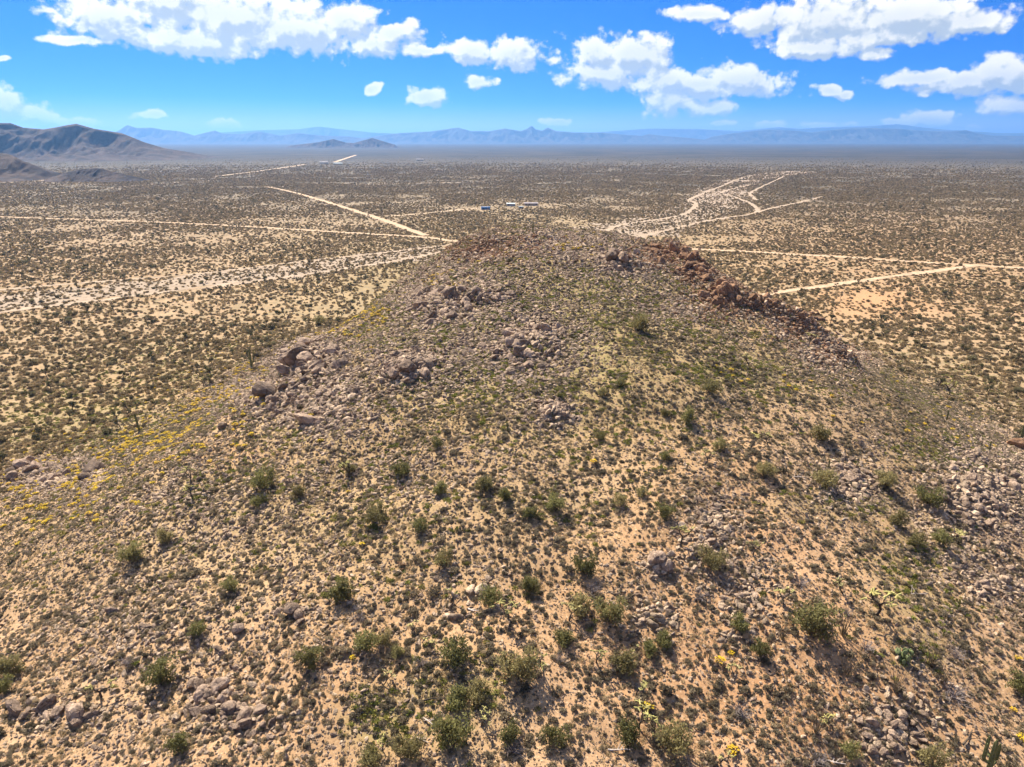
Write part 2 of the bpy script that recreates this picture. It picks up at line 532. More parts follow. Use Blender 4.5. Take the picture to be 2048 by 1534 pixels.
# ------------------------------------------------------------------ outcrops (declared first: the ground swells under them)
# px, py, half width, half height in photo pixels, how many boulders, largest size in px, stone, mound, label
OUTCROPS = [
    (622, 722, 62, 40, 26, 34, 'rock', 2.2, 'boulder in the large grey pile on the left shoulder'),
    (560, 790, 80, 30, 22, 18, 'rock', 0.8, 'boulder among the rubble below the left shoulder pile'),
    (650, 800, 90, 50, 26, 18, 'rock', 0.5, 'boulder in the green gap below the left shoulder pile'),
    (880, 612, 66, 34, 34, 27, 'rock', 1.8, 'dark grey boulder in the upper left outcrop'),
    (985, 592, 36, 18, 14, 25, 'rock', 1.4, 'boulder in the small dark outcrop above mid slope'),
    (820, 740, 70, 34, 26, 27, 'rock', 1.2, 'upright boulder in the mid slope outcrop'),
    (1055, 692, 70, 50, 40, 26, 'rock', 1.3, 'boulder in the central outcrop under the round boulder'),
    (965, 510, 50, 14, 16, 12, 'rust', 1.3, 'rusty rock on the left end of the summit'),
    (1085, 480, 40, 12, 12, 10, 'rock', 1.2, 'grey rock on the summit beside the lone cactus'),
    (1240, 520, 40, 20, 18, 25, 'rock', 1.4, 'dark boulder in the outcrop right of the summit'),
    (1340, 508, 55, 18, 22, 24, 'rust', 1.5, 'rusty boulder at the top of the right rib'),
    (1395, 545, 36, 20, 18, 26, 'rust', 1.5, 'rusty boulder in the upper crest of the right rib'),
    (1445, 592, 42, 30, 28, 25, 'rust', 1.6, 'orange boulder in the middle of the right rib'),
    (1530, 605, 40, 20, 18, 20, 'rust', 1.0, 'rusty boulder beside the road end of the right rib'),
    (1600, 645, 44, 26, 20, 19, 'rust', 0.8, 'brown boulder on the lower right rib'),
    (1670, 700, 50, 28, 20, 18, 'rock', 0.6, 'brown grey boulder at the foot of the right rib'),
    (1105, 825, 34, 20, 12, 16, 'rock', 0.6, 'boulder in the small outcrop below the hill centre'),
    (1700, 965, 46, 30, 26, 20, 'rock', 0.7, 'pink grey slab in the outcrop on the right slope'),
    (1955, 985, 70, 60, 40, 24, 'rock', 0.9, 'pink grey slab in the rock field by the right edge'),
    (1420, 1060, 36, 50, 22, 14, 'pale', 0.4, 'pale stone in the narrow rock stream right of centre'),
    (70, 945, 62, 26, 26, 24, 'rock', 0.8, 'grey slab in the outcrop by the left edge'),
    (190, 950, 20, 16, 5, 34, 'rock', 0.4, 'wide flat slab near the yellow flowers'),
    (430, 1400, 60, 40, 16, 30, 'rock', 0.3, 'boulder in the loose group near the bottom left'),
    (510, 1450, 50, 40, 14, 28, 'rock', 0.3, 'boulder in the scatter along the bottom left'),
    (120, 1430, 60, 20, 6, 32, 'rock', 0.2, 'boulder by the bottom left corner'),
    (1318, 1128, 20, 18, 6, 34, 'rock', 0.4, 'dark angular rock in the open slope right of centre'),
    (1785, 1465, 60, 50, 30, 24, 'rock', 0.3, 'stone in the rock field near the bottom right'),
    (1310, 1240, 40, 24, 18, 18, 'pale', 0.2, 'pale stone in the small scree below the dark rock'),
    (1490, 1215, 40, 60, 20, 16, 'pale', 0.2, 'pale stone in the scree beside the green shrub'),
    (1990, 1170, 40, 30, 14, 18, 'rock', 0.3, 'stone in the small outcrop on the far right slope'),
    (940, 1180, 60, 60, 6, 22, 'pale', 0.0, 'light stone lying among the bottom centre shrubs'),
    (800, 1130, 12, 10, 3, 22, 'rust', 0.0, 'reddish stone of the trio above the bottom centre'),
    (600, 1200, 120, 90, 14, 22, 'rock', 0.0, 'stone scattered on the lower left slope'),
]
_c = unproj([o[0] for o in OUTCROPS], [o[1] for o in OUTCROPS])
_rib = unproj([1290, 1350, 1400, 1445, 1530, 1610, 1680], [492, 515, 550, 600, 625, 665, 715])
_left = unproj([930, 860, 780, 700], [500, 545, 585, 640])
for i, o in enumerate(OUTCROPS):
    dep = math.dist((0, 0, H), _c[i])
    if o[7] > 0 and o[6] != 'rust':
        MOUNDS.append((_c[i][0], _c[i][1], max(1.6, o[2] * dep / FPX * 0.75), o[7]))
for k in range(len(_rib) - 1):
    RIBS.append((_rib[k][0], _rib[k][1], _rib[k + 1][0], _rib[k + 1][1], 4.5, 1.7))
MOUNDS.append((-6.0, 198.0, 16.0, 3.2))
MOUNDS.append((-22.0, 190.0, 14.0, 2.2))

# ------------------------------------------------------------------ the ground: one sheet to the horizon
def axis(lo, hi, step, far):
    core = np.arange(lo, hi + step * 0.5, step)
    out, s, p = [], step, core[-1]
    while p < far:
        s *= 1.17
        p += s
        out.append(p)
    neg, s, p = [], step, core[0]
    while p > -far:
        s *= 1.17
        p -= s
        neg.append(p)
    return np.array(neg[::-1] + list(core) + out)


FAR = 46000.0
gx = axis(-150, 150, 0.75, FAR)
gy = axis(26, 285, 0.75, FAR)
GX, GY = np.meshgrid(gx, gy)
GZ = terrain(GX, GY)
nx, ny = len(gx), len(gy)
verts = np.stack([GX.ravel(), GY.ravel(), GZ.ravel()], -1)
ii = np.arange(nx * ny).reshape(ny, nx)
faces = np.stack([ii[:-1, :-1].ravel(), ii[:-1, 1:].ravel(), ii[1:, 1:].ravel(), ii[1:, :-1].ravel()], -1)


def ground_mat():
    m, N, b, o = new_mat('desert_ground')
    pos = N.n('ShaderNodeNewGeometry').outputs['Position']
    z = N.n('ShaderNodeAttribute', attribute_name='zone')
    sp = N.n('ShaderNodeSeparateColor')
    N.put(sp.inputs[0], z.outputs['Color'])
    hill, green, red = sp.outputs[0], sp.outputs[1], sp.outputs[2]
    bare = z.outputs['Alpha']
    sx = N.n('ShaderNodeSeparateXYZ')
    N.put(sx.inputs[0], pos)
    flat = N.n('ShaderNodeCombineXYZ')
    N.put(flat.inputs[0], sx.outputs[0])
    N.put(flat.inputs[1], sx.outputs[1])
    flat = flat.outputs[0]
    n1 = N.noise(flat, 0.035, 4.0)
    n2 = N.noise(flat, 0.55, 5.0)
    n3 = N.noise(flat, 3.6, 5.0, 0.75)
    soil = N.mix(N.ramp(n1, 0.35, 0.65), (0.330, 0.203, 0.105, 1), (0.420, 0.272, 0.150, 1))
    soil = N.mix(hill, N.mix(N.ramp(n1, 0.35, 0.65), (0.325, 0.205, 0.111, 1), (0.400, 0.264, 0.150, 1)), soil)
    soil = N.mix(N.math('MULTIPLY', red, N.ramp(n2, 0.25, 0.7, 0.45, 1.0)), soil, (0.430, 0.222, 0.098, 1))
    soil = N.mix(N.ramp(n2, 0.5, 0.75, 0.0, 0.45), soil, (0.500, 0.345, 0.200, 1))
    # gravel and litter on the soil
    soil = N.mix(N.ramp(n3, 0.54, 0.66, 0.0, 0.75), soil, (0.600, 0.465, 0.310, 1))
    soil = N.mix(N.ramp(n3, 0.47, 0.36, 0.0, 0.75), soil, (0.170, 0.128, 0.090, 1))
    # thin spring growth
    gn = N.noise(flat, 0.9, 4.0, 0.6)
    soil = N.mix(N.math('MULTIPLY', green, N.ramp(gn, 0.28, 0.56)), soil, (0.205, 0.185, 0.062, 1))
    # plain: low growth too small and too far to tell apart
    dist = N.vec('LENGTH', flat)
    far = N.ramp(dist, 300.0, 1300.0)
    p1 = N.noise(flat, 0.21, 4.0, 0.7)
    p2 = N.noise(flat, 0.018, 4.0, 0.6)
    near_scrub = N.math('MULTIPLY', N.ramp(p1, 0.42, 0.57), N.math('SUBTRACT', 1.0, hill))
    near_scrub = N.math('MULTIPLY', near_scrub, N.math('SUBTRACT', 1.0, bare))
    scrubc = N.mix(N.ramp(p2, 0.35, 0.65), (0.205, 0.158, 0.085, 1), (0.255, 0.192, 0.110, 1))
    c = N.mix(N.math('MULTIPLY', near_scrub, 0.8), soil, scrubc)
    farc = N.mix(N.ramp(p2, 0.40, 0.62), (0.105, 0.087, 0.055, 1), (0.205, 0.160, 0.100, 1))
    p3 = N.noise(flat, 0.0035, 4.0, 0.6)
    farc = N.mix(N.ramp(p3, 0.48, 0.70, 0.0, 0.7), farc, (0.065, 0.056, 0.036, 1))
    farc = N.mix(N.ramp(p3, 0.36, 0.22, 0.0, 0.6), farc, (0.170, 0.132, 0.088, 1))
    farc = N.mix(N.math('MULTIPLY', bare, 0.8), farc, (0.430, 0.320, 0.205, 1))
    # the outer flats carry closed dark creosote
    farc = N.mix(N.ramp(dist, 1300.0, 3600.0, 0.0, 1.0), farc, N.mix(N.ramp(p3, 0.40, 0.60), (0.030, 0.028, 0.022, 1), (0.060, 0.050, 0.036, 1)))
    c = N.mix(N.math('MULTIPLY', far, 1.0), c, farc)
    N.put(b.inputs['Base Color'], c)
    bp = N.n('ShaderNodeBump', i_Strength=0.5, i_Distance=0.10)
    N.put(bp.inputs['Height'], N.noise(flat, 3.0, 5.0, 0.7))
    N.put(b.inputs['Normal'], bp.outputs[0])
    return m


ground = link_mesh('ground', verts, faces, ground_mat(), smooth=True)
ground['kind'] = 'structure'
ground['label'] = 'stony desert hill and wide scrub plain running to the horizon'
GPX, GPY, _ = proj(GX.ravel(), GY.ravel(), GZ.ravel())
zone = np.stack([sstep(1.0, 6.0, GZ.ravel()), field(GREENS, GPX, GPY), field(ORANGES, GPX, GPY), field(BARES, GPX, GPY)], -1).astype(np.float32)
za = ground.data.attributes.new('zone', 'FLOAT_COLOR', 'POINT')
za.data.foreach_set('color', zone.ravel())


# ------------------------------------------------------------------ tracks and dry washes
def smooth_line(pts, step):
    """Catmull-Rom through world points, resampled"""
    p = np.asarray(pts, float)
    p = np.vstack([2 * p[0] - p[1], p, 2 * p[-1] - p[-2]])
    out = []
    for k in range(1, len(p) - 2):
        n = max(2, int(np.linalg.norm(p[k + 1] - p[k]) / step))
        for t in np.linspace(0, 1, n, endpoint=False):
            a, b_, c, d = p[k - 1], p[k], p[k + 1], p[k + 2]
            out.append(0.5 * (2 * b_ + (c - a) * t + (2 * a - 5 * b_ + 4 * c - d) * t * t + (3 * b_ - a - 3 * c + d) * t ** 3))
    out.append(p[-2])
    return np.array(out)


BEDS = []
LINES = []       # (points, half width) kept clear of plants


def ribbon(name, px, width, z, mat, step=6.0, rough=0.12, seed=0, clear=1.0, label=None):
    x, y = plane(np.array([q[0] for q in px], float), np.array([q[1] for q in px], float))
    line = smooth_line(np.stack([x, y], -1), step)
    t = np.gradient(line, axis=0)
    t /= np.linalg.norm(t, axis=1)[:, None] + 1e-9
    nrm = np.stack([-t[:, 1], t[:, 0]], -1)
    s = np.arange(len(line)) * step
    wl = width * 0.5 * (1 + rough * 2 * (fbm(s / 14.0, s * 0 + seed, seed, 3) - 0.5) * 2)
    wr = width * 0.5 * (1 + rough * 2 * (fbm(s / 14.0, s * 0 + seed + 50, seed + 9, 3) - 0.5) * 2)
    cols = np.linspace(-1, 1, 5)
    vs = []
    for c in cols:
        w = np.where(c < 0, wl, wr)
        q = line + nrm * (c * w)[:, None]
        # wheel tracks lie a hand lower than the crown and the shoulders
        vs.append(np.column_stack([q, np.full(len(q), z + (0.03 if abs(abs(c) - 0.5) > 0.1 else 0.0))]))
    n = len(line)
    v = np.concatenate(vs)
    f = []
    for k in range(4):
        a = np.arange(n - 1) + k * n
        f.append(np.stack([a, a + n, a + n + 1, a + 1], -1))
    f = np.concatenate(f)[:, ::-1]
    o = link_mesh(name, v, f, mat)
    o['kind'] = 'structure'
    if label:
        o['label'] = label
    if clear == 0:
        BEDS.append((line, width * 0.42))
    if clear:
        LINES.append((line, width * 0.5 * clear))
    return o


def sand_mat(name, ca, cb, cd, sc=0.5):
    m, N, b, o = new_mat(name)
    pos = N.n('ShaderNodeNewGeometry').outputs['Position']
    f = N.noise(pos, sc, 6.0, 0.65)
    c = N.mix(N.ramp(f, 0.35, 0.65), c4(ca), c4(cb))
    g = N.noise(pos, sc * 0.35, 5.0, 0.7)
    c = N.mix(N.ramp(g, 0.58, 0.70, 0.0, 0.75), c, c4(cd))
    N.put(b.inputs['Base Color'], c)
    bp = N.n('ShaderNodeBump', i_Strength=0.4, i_Distance=0.1)
    N.put(bp.inputs['Height'], f)
    N.put(b.inputs['Normal'], bp.outputs[0])
    return m


M['road'] = sand_mat('graded_dirt', (0.380, 0.262, 0.158), (0.490, 0.358, 0.232), (0.290, 0.195, 0.115), 0.25)
M['track'] = sand_mat('dirt_track', (0.450, 0.330, 0.215), (0.560, 0.430, 0.290), (0.330, 0.240, 0.150), 0.2)
M['sand'] = sand_mat('wash_sand', (0.310, 0.230, 0.155), (0.390, 0.298, 0.207), (0.220, 0.168, 0.112), 0.12)
M['bed'] = sand_mat('wash_bed', (0.265, 0.200, 0.137), (0.340, 0.262, 0.185), (0.185, 0.146, 0.102), 0.16)

# broad wash beds lowest, then sand channels, then roads
ribbon('dry_wash', [(-120, 612), (150, 590), (330, 570), (520, 548), (680, 528), (800, 512), (900, 498)], 42, 0.03, M['bed'], 6, 0.30, 3, 0, 'broad pale dry wash crossing the plain left of the hill')
ribbon('dry_wash', [(1195, 476), (1290, 452), (1380, 425), (1440, 400), (1450, 380), (1500, 358), (1600, 343)], 78, 0.03, M['bed'], 8, 0.35, 5, 0, 'braided grey wash bed winding away behind the summit')
ribbon('sand_channel', [(-120, 588), (0, 580), (230, 561), (420, 546), (560, 529), (640, 519), (800, 502), (905, 489)], 4.2, 0.07, M['sand'], 5, 0.75, 7, 1, 'narrow upper sand channel of the left wash')
ribbon('sand_channel', [(-120, 640), (100, 613), (300, 588), (470, 568), (640, 545), (780, 524), (880, 505)], 5, 0.07, M['sand'], 5, 0.85, 8, 0.9, 'lower sand channel of the left wash nearest the hill')
ribbon('sand_channel', [(1200, 470), (1240, 451), (1330, 437), (1372, 427), (1392, 408), (1382, 398), (1440, 374), (1500, 352), (1590, 342)], 5.5, 0.07, M['sand'], 6, 0.7, 9, 1, 'winding left sand channel of the far wash')
ribbon('sand_channel', [(1245, 480), (1330, 462), (1420, 441), (1512, 425), (1500, 407), (1468, 394), (1445, 384), (1500, 370)], 5.5, 0.075, M['sand'], 6, 0.7, 10, 1, 'sharply bent sand channel of the far wash')
ribbon('sand_channel', [(1512, 425), (1560, 413), (1600, 405), (1645, 393)], 6, 0.08, M['sand'], 6, 0.5, 11, 1, 'short pale sand branch right of the far wash')
ribbon('sand_channel', [(1512, 400), (1500, 388), (1515, 378), (1540, 366), (1570, 352)], 5, 0.08, M['sand'], 6, 0.5, 12, 1, 'thin upper sand branch of the far wash')
ribbon('dirt_road', [(-160, 428), (120, 438), (300, 444), (500, 454), (700, 466), (850, 475), (930, 484), (1140, 489), (1350, 497), (1500, 504), (1700, 515), (1880, 527), (2200, 545)],
       6.5, 0.11, M['road'], 4, 0.30, 1, 1.05, 'long straight pale dirt road passing behind the hill')
ribbon('dirt_road', [(850, 471), (815, 458), (760, 438), (640, 400), (575, 382), (537, 374)], 7, 0.15, M['road'], 4, 0.30, 2, 1.05, 'diagonal dirt road running off left from the junction')
ribbon('dirt_road', [(1960, 530), (1880, 541), (1780, 554), (1660, 571), (1560, 585), (1470, 598)], 5.5, 0.15, M['road'], 4, 0.30, 4, 1.05, 'dirt road branching off towards the right foot of the hill')
ribbon('dirt_track', [(775, 433), (850, 427), (920, 420), (985, 414)], 5, 0.15, M['track'], 6, 0.3, 5, 1.2, 'narrow track leading to the blue roofed building')
ribbon('dirt_track', [(400, 374), (537, 374), (700, 370), (1000, 362), (1250, 352)], 6, 0.15, M['track'], 10, 0.3, 6, 1.0, 'faint straight track crossing the far plain')
ribbon('dirt_track', [(430, 353), (520, 342), (610, 329)], 11, 0.15, M['track'], 10, 0.3, 7, 1.0, 'pale far track near the white buildings')
ribbon('dirt_track', [(670, 324), (712, 310)], 14, 0.15, M['track'], 10, 0.3, 8, 1.0, 'short pale track far behind the white buildings')
ribbon('dirt_track', [(-60, 398), (100, 388), (300, 369), (440, 360)], 6, 0.15, M['track'], 10, 0.4, 9, 1.0, 'faint track on the far left plain')



# ------------------------------------------------------------------ mountains
def mountain_mat(name, ca, cb, cd, sc):
    m, N, b, o = new_mat(name)
    pos = N.n('ShaderNodeNewGeometry').outputs['Position']
    f = N.noise(pos, sc, 7.0, 0.65)
    c = N.mix(N.ramp(f, 0.38, 0.62), c4(ca), c4(cb))
    g = N.noise(pos, sc * 6, 5.0, 0.7)
    c = N.mix(N.ramp(g, 0.52, 0.68, 0.0, 0.8), c, c4(cd))
    N.put(b.inputs['Base Color'], c)
    bp = N.n('ShaderNodeBump', i_Strength=0.7, i_Distance=1.0 / sc * 0.08)
    N.put(bp.inputs['Height'], f)
    N.put(b.inputs['Normal'], bp.outputs[0])
    return m


M['mnear'] = mountain_mat('near_range', (0.034, 0.025, 0.022), (0.085, 0.059, 0.046), (0.020, 0.018, 0.014), 0.02)
M['mfar'] = mountain_mat('far_range', (0.045, 0.040, 0.036), (0.085, 0.072, 0.062), (0.030, 0.028, 0.024), 0.006)


def mountain(name, D, prof, depth, mat, seed, label, n=220, m=34, spur=1.0):
    px = np.array([p[0] for p in prof], float)
    py = np.array([p[1] for p in prof], float)
    xs = np.linspace(px[0], px[-1], n)
    ys = np.interp(xs, px, py)
    k = (ys - 767) / FPX
    q = D * (math.sin(PITCH) + math.cos(PITCH) * k) / (math.cos(PITCH) - math.sin(PITCH) * k)
    top = np.maximum(H - q, 2.0)
    dep = D * math.cos(PITCH) + q * math.sin(PITCH)
    X = (xs - 1024) / FPX * dep
    edge = np.minimum(1, np.minimum(np.arange(n), np.arange(n)[::-1]) / (0.04 * n))
    top = top * edge
    S = np.linspace(-1, 1, m * 2 + 1)
    sc = (X[-1] - X[0]) / n
    V = np.zeros((len(S), n, 3))
    hm = max(top.max(), 1)
    for i, s in enumerate(S):
        a = abs(s)
        spn = fbm(X / (hm * 0.9), np.full(n, s * 1.2), seed, 4, 0.55)
        rid = 1 - np.abs(2 * fbm(X / (hm * 0.7), np.full(n, s * 2.0), seed + 31, 4) - 1)
        reach = 0.45 + 0.55 * spn * 1.3
        z = top * np.clip(1 - a / reach, 0, 1) ** 1.15
        fine = 1 - np.abs(2 * fbm(X / (hm * 0.22), np.full(n, s * 6.0), seed + 53, 4, 0.6) - 1)
        z = z * (1 - spur * (0.62 * (1 - rid) * 2.0 + 0.30 * (1 - fine)) * (1 - (1 - a) ** 6))
        bend = (fbm(X / (hm * 2.2), X * 0, seed + 77, 3) - 0.5) * depth * 0.5
        V[i, :, 0] = X * (1 + (s * depth) / D * 0.0)
        V[i, :, 1] = D + s * depth + bend * (1 - a)
        V[i, :, 2] = np.maximum(z, 0) - 0.6
    idx = np.arange(len(S) * n).reshape(len(S), n)
    f = np.stack([idx[:-1, :-1].ravel(), idx[:-1, 1:].ravel(), idx[1:, 1:].ravel(), idx[1:, :-1].ravel()], -1)
    o = link_mesh(name, V.reshape(-1, 3), f, mat, smooth=True)
    o['kind'] = 'structure'
    o['label'] = label
    return o


mountain('hill', 1420, [(-330, 300), (-220, 282), (-110, 288), (-30, 303), (10, 307), (45, 314), (75, 325), (100, 337), (125, 350)], 170, M['mnear'], 3,
         'low rocky brown hill at the left edge of the plain')
mountain('hill', 1330, [(95, 356), (130, 345), (160, 338), (190, 335), (215, 339), (250, 347), (290, 357)], 60, M['mnear'], 5,
         'small dark scrubby rise beside the brown hill', spur=0.5)
mountain('mountain', 2950, [(-420, 200), (-260, 225), (-120, 236), (-40, 250), (0, 246), (28, 246), (48, 255), (80, 258), (112, 253), (150, 247), (185, 257), (235, 266), (280, 284), (320, 296), (365, 304), (410, 312)],
         470, M['mnear'], 8, 'dark purple brown mountain rising at the left edge', n=520, m=70, spur=1.15)
mountain('butte', 7000, [(570, 293), (615, 287), (640, 284), (668, 278), (690, 285), (706, 286), (724, 281), (745, 276), (765, 282), (800, 292)], 260, M['mnear'], 13,
         'pair of small dark buttes on the far plain')
mountain('mountain', 15500, [(150, 282), (200, 272), (232, 262), (256, 250), (274, 256), (300, 255), (320, 259), (352, 262), (388, 271), (412, 265), (430, 261), (446, 267), (482, 268), (512, 263), (526, 264), (560, 271), (600, 266), (640, 271), (700, 273), (770, 283)],
         950, M['mfar'], 21, 'jagged blue range left of the two buttes', n=320)
mountain('mountain', 16300, [(690, 282), (760, 271), (800, 266), (860, 263), (900, 257), (916, 255), (942, 262), (980, 262), (1010, 257), (1042, 262), (1055, 257), (1063, 251), (1072, 259), (1084, 261), (1096, 255), (1112, 262), (1150, 265), (1200, 265), (1285, 272), (1300, 268), (1332, 272), (1380, 276), (1450, 284)],
         950, M['mfar'], 27, 'blue range with two sharp spires near the middle', n=320)
mountain('mountain', 17000, [(1380, 282), (1430, 272), (1460, 267), (1510, 262), (1540, 259), (1600, 262), (1620, 265), (1660, 260), (1700, 257), (1742, 256), (1800, 258), (1850, 261), (1900, 263), (1930, 260), (1950, 265), (1985, 271), (2048, 272), (2140, 268), (2300, 274), (2400, 282)],
         950, M['mfar'], 33, 'long flat topped blue mesa range on the right', n=320)
mountain('mountain', 24000, [(380, 273), (430, 266), (520, 260), (600, 258), (642, 253), (680, 258), (745, 265), (820, 268), (900, 272)], 1300, M['mfar'], 41,
         'very pale far ridge behind the two buttes')
mountain('mountain', 24600, [(1120, 272), (1200, 264), (1300, 257), (1400, 258), (1480, 262), (1560, 254), (1600, 258), (1640, 255), (1740, 252), (1800, 248), (1860, 255), (1900, 260), (2000, 266), (2150, 266), (2350, 270)], 1300, M['mfar'], 47,
         'very pale far ridge rising above the mesa')

# ------------------------------------------------------------------ haze: the air over the whole plain
hb = FAR * 1.3
hv = np.array([(x, y, z) for z in (-2.0, 690.0) for y in (-hb, hb) for x in (-hb, hb)], float)
hf = [[0, 2, 3, 1], [4, 5, 7, 6], [0, 1, 5, 4], [2, 6, 7, 3], [0, 4, 6, 2], [1, 3, 7, 5]]
hm_ = bpy.data.materials.new('haze')
hm_.use_nodes = True
hm_.node_tree.nodes.clear()
HN = NT(hm_.node_tree)
pv = HN.n('ShaderNodeVolumePrincipled')
pv.inputs['Color'].default_value = (0.22, 0.50, 1.0, 1)
pv.inputs['Density'].default_value = 0.60e-4
pv.inputs['Anisotropy'].default_value = 0.4
ho = HN.n('ShaderNodeOutputMaterial')
HN.put(ho.inputs['Volume'], pv.outputs[0])
haze = link_mesh('haze', hv, hf, hm_)
haze['kind'] = 'stuff'
haze['label'] = 'thin blue haze hanging over the far plain'


# ------------------------------------------------------------------ mesh kit for plants and stones
class MB:
    def __init__(self):
        self.v, self.f, self.m, self.l, self.n = [], [], [], [], 0

    def add(self, v, f, mi=0, leaf=0.5):
        v = np.asarray(v, float)
        f = np.asarray(f, int)
        self.v.append(v)
        self.f.extend((f + self.n).tolist())
        self.m.extend([mi] * len(f))
        self.l.append(np.full(len(v), leaf) if np.isscalar(leaf) else np.asarray(leaf, float))
        self.n += len(v)

    def tube(self, pts, rad, sides=5, mi=0, leaf=0.5, cap=True):
        pts = np.asarray(pts, float)
        rad = np.broadcast_to(np.asarray(rad, float), (len(pts),))
        t = np.gradient(pts, axis=0)
        t /= np.linalg.norm(t, axis=1)[:, None] + 1e-9
        ref = np.where(np.abs(t[:, 2:3]) > 0.9, np.array([[1.0, 0, 0]]), np.array([[0, 0, 1.0]]))
        a = np.cross(t, ref)
        a /= np.linalg.norm(a, axis=1)[:, None] + 1e-9
        b = np.cross(t, a)
        ang = np.arange(sides) / sides * 2 * math.pi
        ring = pts[:, None, :] + rad[:, None, None] * (np.cos(ang)[None, :, None] * a[:, None, :] + np.sin(ang)[None, :, None] * b[:, None, :])
        n = len(pts)
        v = ring.reshape(-1, 3)
        f = []
        for i in range(n - 1):
            for k in range(sides):
                k2 = (k + 1) % sides
                f.append([i * sides + k, i * sides + k2, (i + 1) * sides + k2, (i + 1) * sides + k])
        self.add(v, f, mi, leaf)
        if cap:
            tip = np.vstack([ring[-1], pts[-1] + t[-1] * rad[-1] * 0.7])
            self.add(tip, [[k, (k + 1) % sides, sides, sides] for k in range(sides)] if False else [[k, (k + 1) % sides, sides] for k in range(sides)], mi, leaf)

    def leaves(self, c, size, rng, mi=0, leaf=None, up=0.35, aspect=1.9, outward=None, flat=False):
        """one small bent leaf-like triangle pair at each centre"""
        c = np.asarray(c, float)
        n = len(c)
        d = rng.normal(size=(n, 3))
        d[:, 2] += up
        if outward is not None:
            d = d * 0.55 + outward
        d /= np.linalg.norm(d, axis=1)[:, None] + 1e-9
        if flat:
            d[:, 2] *= 0.25
            d /= np.linalg.norm(d, axis=1)[:, None] + 1e-9
        s = np.cross(d, np.array([[0.0, 0.0, 1.0]]) if flat else rng.normal(size=(n, 3)))
        s /= np.linalg.norm(s, axis=1)[:, None] + 1e-9
        sz = (size * rng.uniform(0.65, 1.35, n))[:, None]
        L, W_ = d * sz * aspect * 0.5, s * sz * 0.5
        v = np.stack([c - L, c + W_, c + L, c - W_], 1).reshape(-1, 3)
        f = np.arange(n * 4).reshape(n, 4)
        lf = rng.uniform(0, 1, n) if leaf is None else leaf
        self.add(v, f, mi, np.repeat(lf, 4))

    def make(self, name, mats, smooth=False):
        me = bpy.data.meshes.new(name)
        me.from_pydata(np.concatenate(self.v).tolist(), [], self.f)
        for q in mats:
            me.materials.append(q)
        me.polygons.foreach_set('material_index', np.asarray(self.m, np.int32))
        a = me.attributes.new('leaf', 'FLOAT', 'POINT')
        a.data.foreach_set('value', np.concatenate(self.l).astype(np.float32))
        if smooth:
            me.polygons.foreach_set('use_smooth', np.ones(len(me.polygons), bool))
        me.update()
        return me


def bent(p0, d, length, n, rng, wob=0.12, lift=0.0):
    p = [np.asarray(p0, float)]
    d = np.asarray(d, float)
    d = d / np.linalg.norm(d)
    for k in range(n):
        d = d + rng.normal(size=3) * wob + np.array([0, 0, lift])
        d /= np.linalg.norm(d)
        p.append(p[-1] + d * length / n)
    return np.array(p)


def shrub_meshes(name, seed, rad, hgt, nst, nleaf, lsize, leafmat, woodmat=None):
    """open desert shrub: many stems from one base, foliage in clumps round the stem ends"""
    rng = np.random.default_rng(seed)
    st, fo = MB(), MB()
    cl = []
    for k in range(nst):
        az = k / nst * 2 * math.pi + rng.uniform(-.4, .4)
        lean = rng.uniform(0.15, 0.95)
        d = np.array([math.cos(az) * lean, math.sin(az) * lean, 1.0])
        sx = rad / 1.35
        L = hgt * rng.uniform(0.55, 0.9)
        p = bent((math.cos(az) * 0.08, math.sin(az) * 0.08, -0.15), d * np.array([sx / hgt * 1.7, sx / hgt * 1.7, 1]), L, 5, rng, 0.14)
        st.tube(p, np.linspace(0.045, 0.012, 6) * hgt / 2.4, 4)
        cl.append((p[-1], 0.32))
        cl.append((p[3], 0.26))
        for q in range(3):
            b = bent(p[2 + q], d + rng.normal(size=3) * 0.7, L * 0.42, 3, rng, 0.2)
            st.tube(b, np.linspace(0.018, 0.006, 4) * hgt / 2.4, 3)
            cl.append((b[-1], 0.3))
    cl = [(c, s) for c, s in cl]
    per = max(4, nleaf // len(cl))
    for c, s in cl:
        q = c + rng.normal(size=(per, 3)) * s * rad * 0.55 * np.array([1, 1, 0.8])
        q[:, 2] = np.maximum(q[:, 2], 0.04)
        bright = rng.uniform(0.0, 0.5)
        fo.leaves(q, lsize, rng, 0, np.clip(bright + rng.uniform(0, 0.5, per), 0, 1), 0.5, 2.0)
    return st.make(name + '_stems', [woodmat or M['bark']]), fo.make(name + '_foliage', [leafmat])


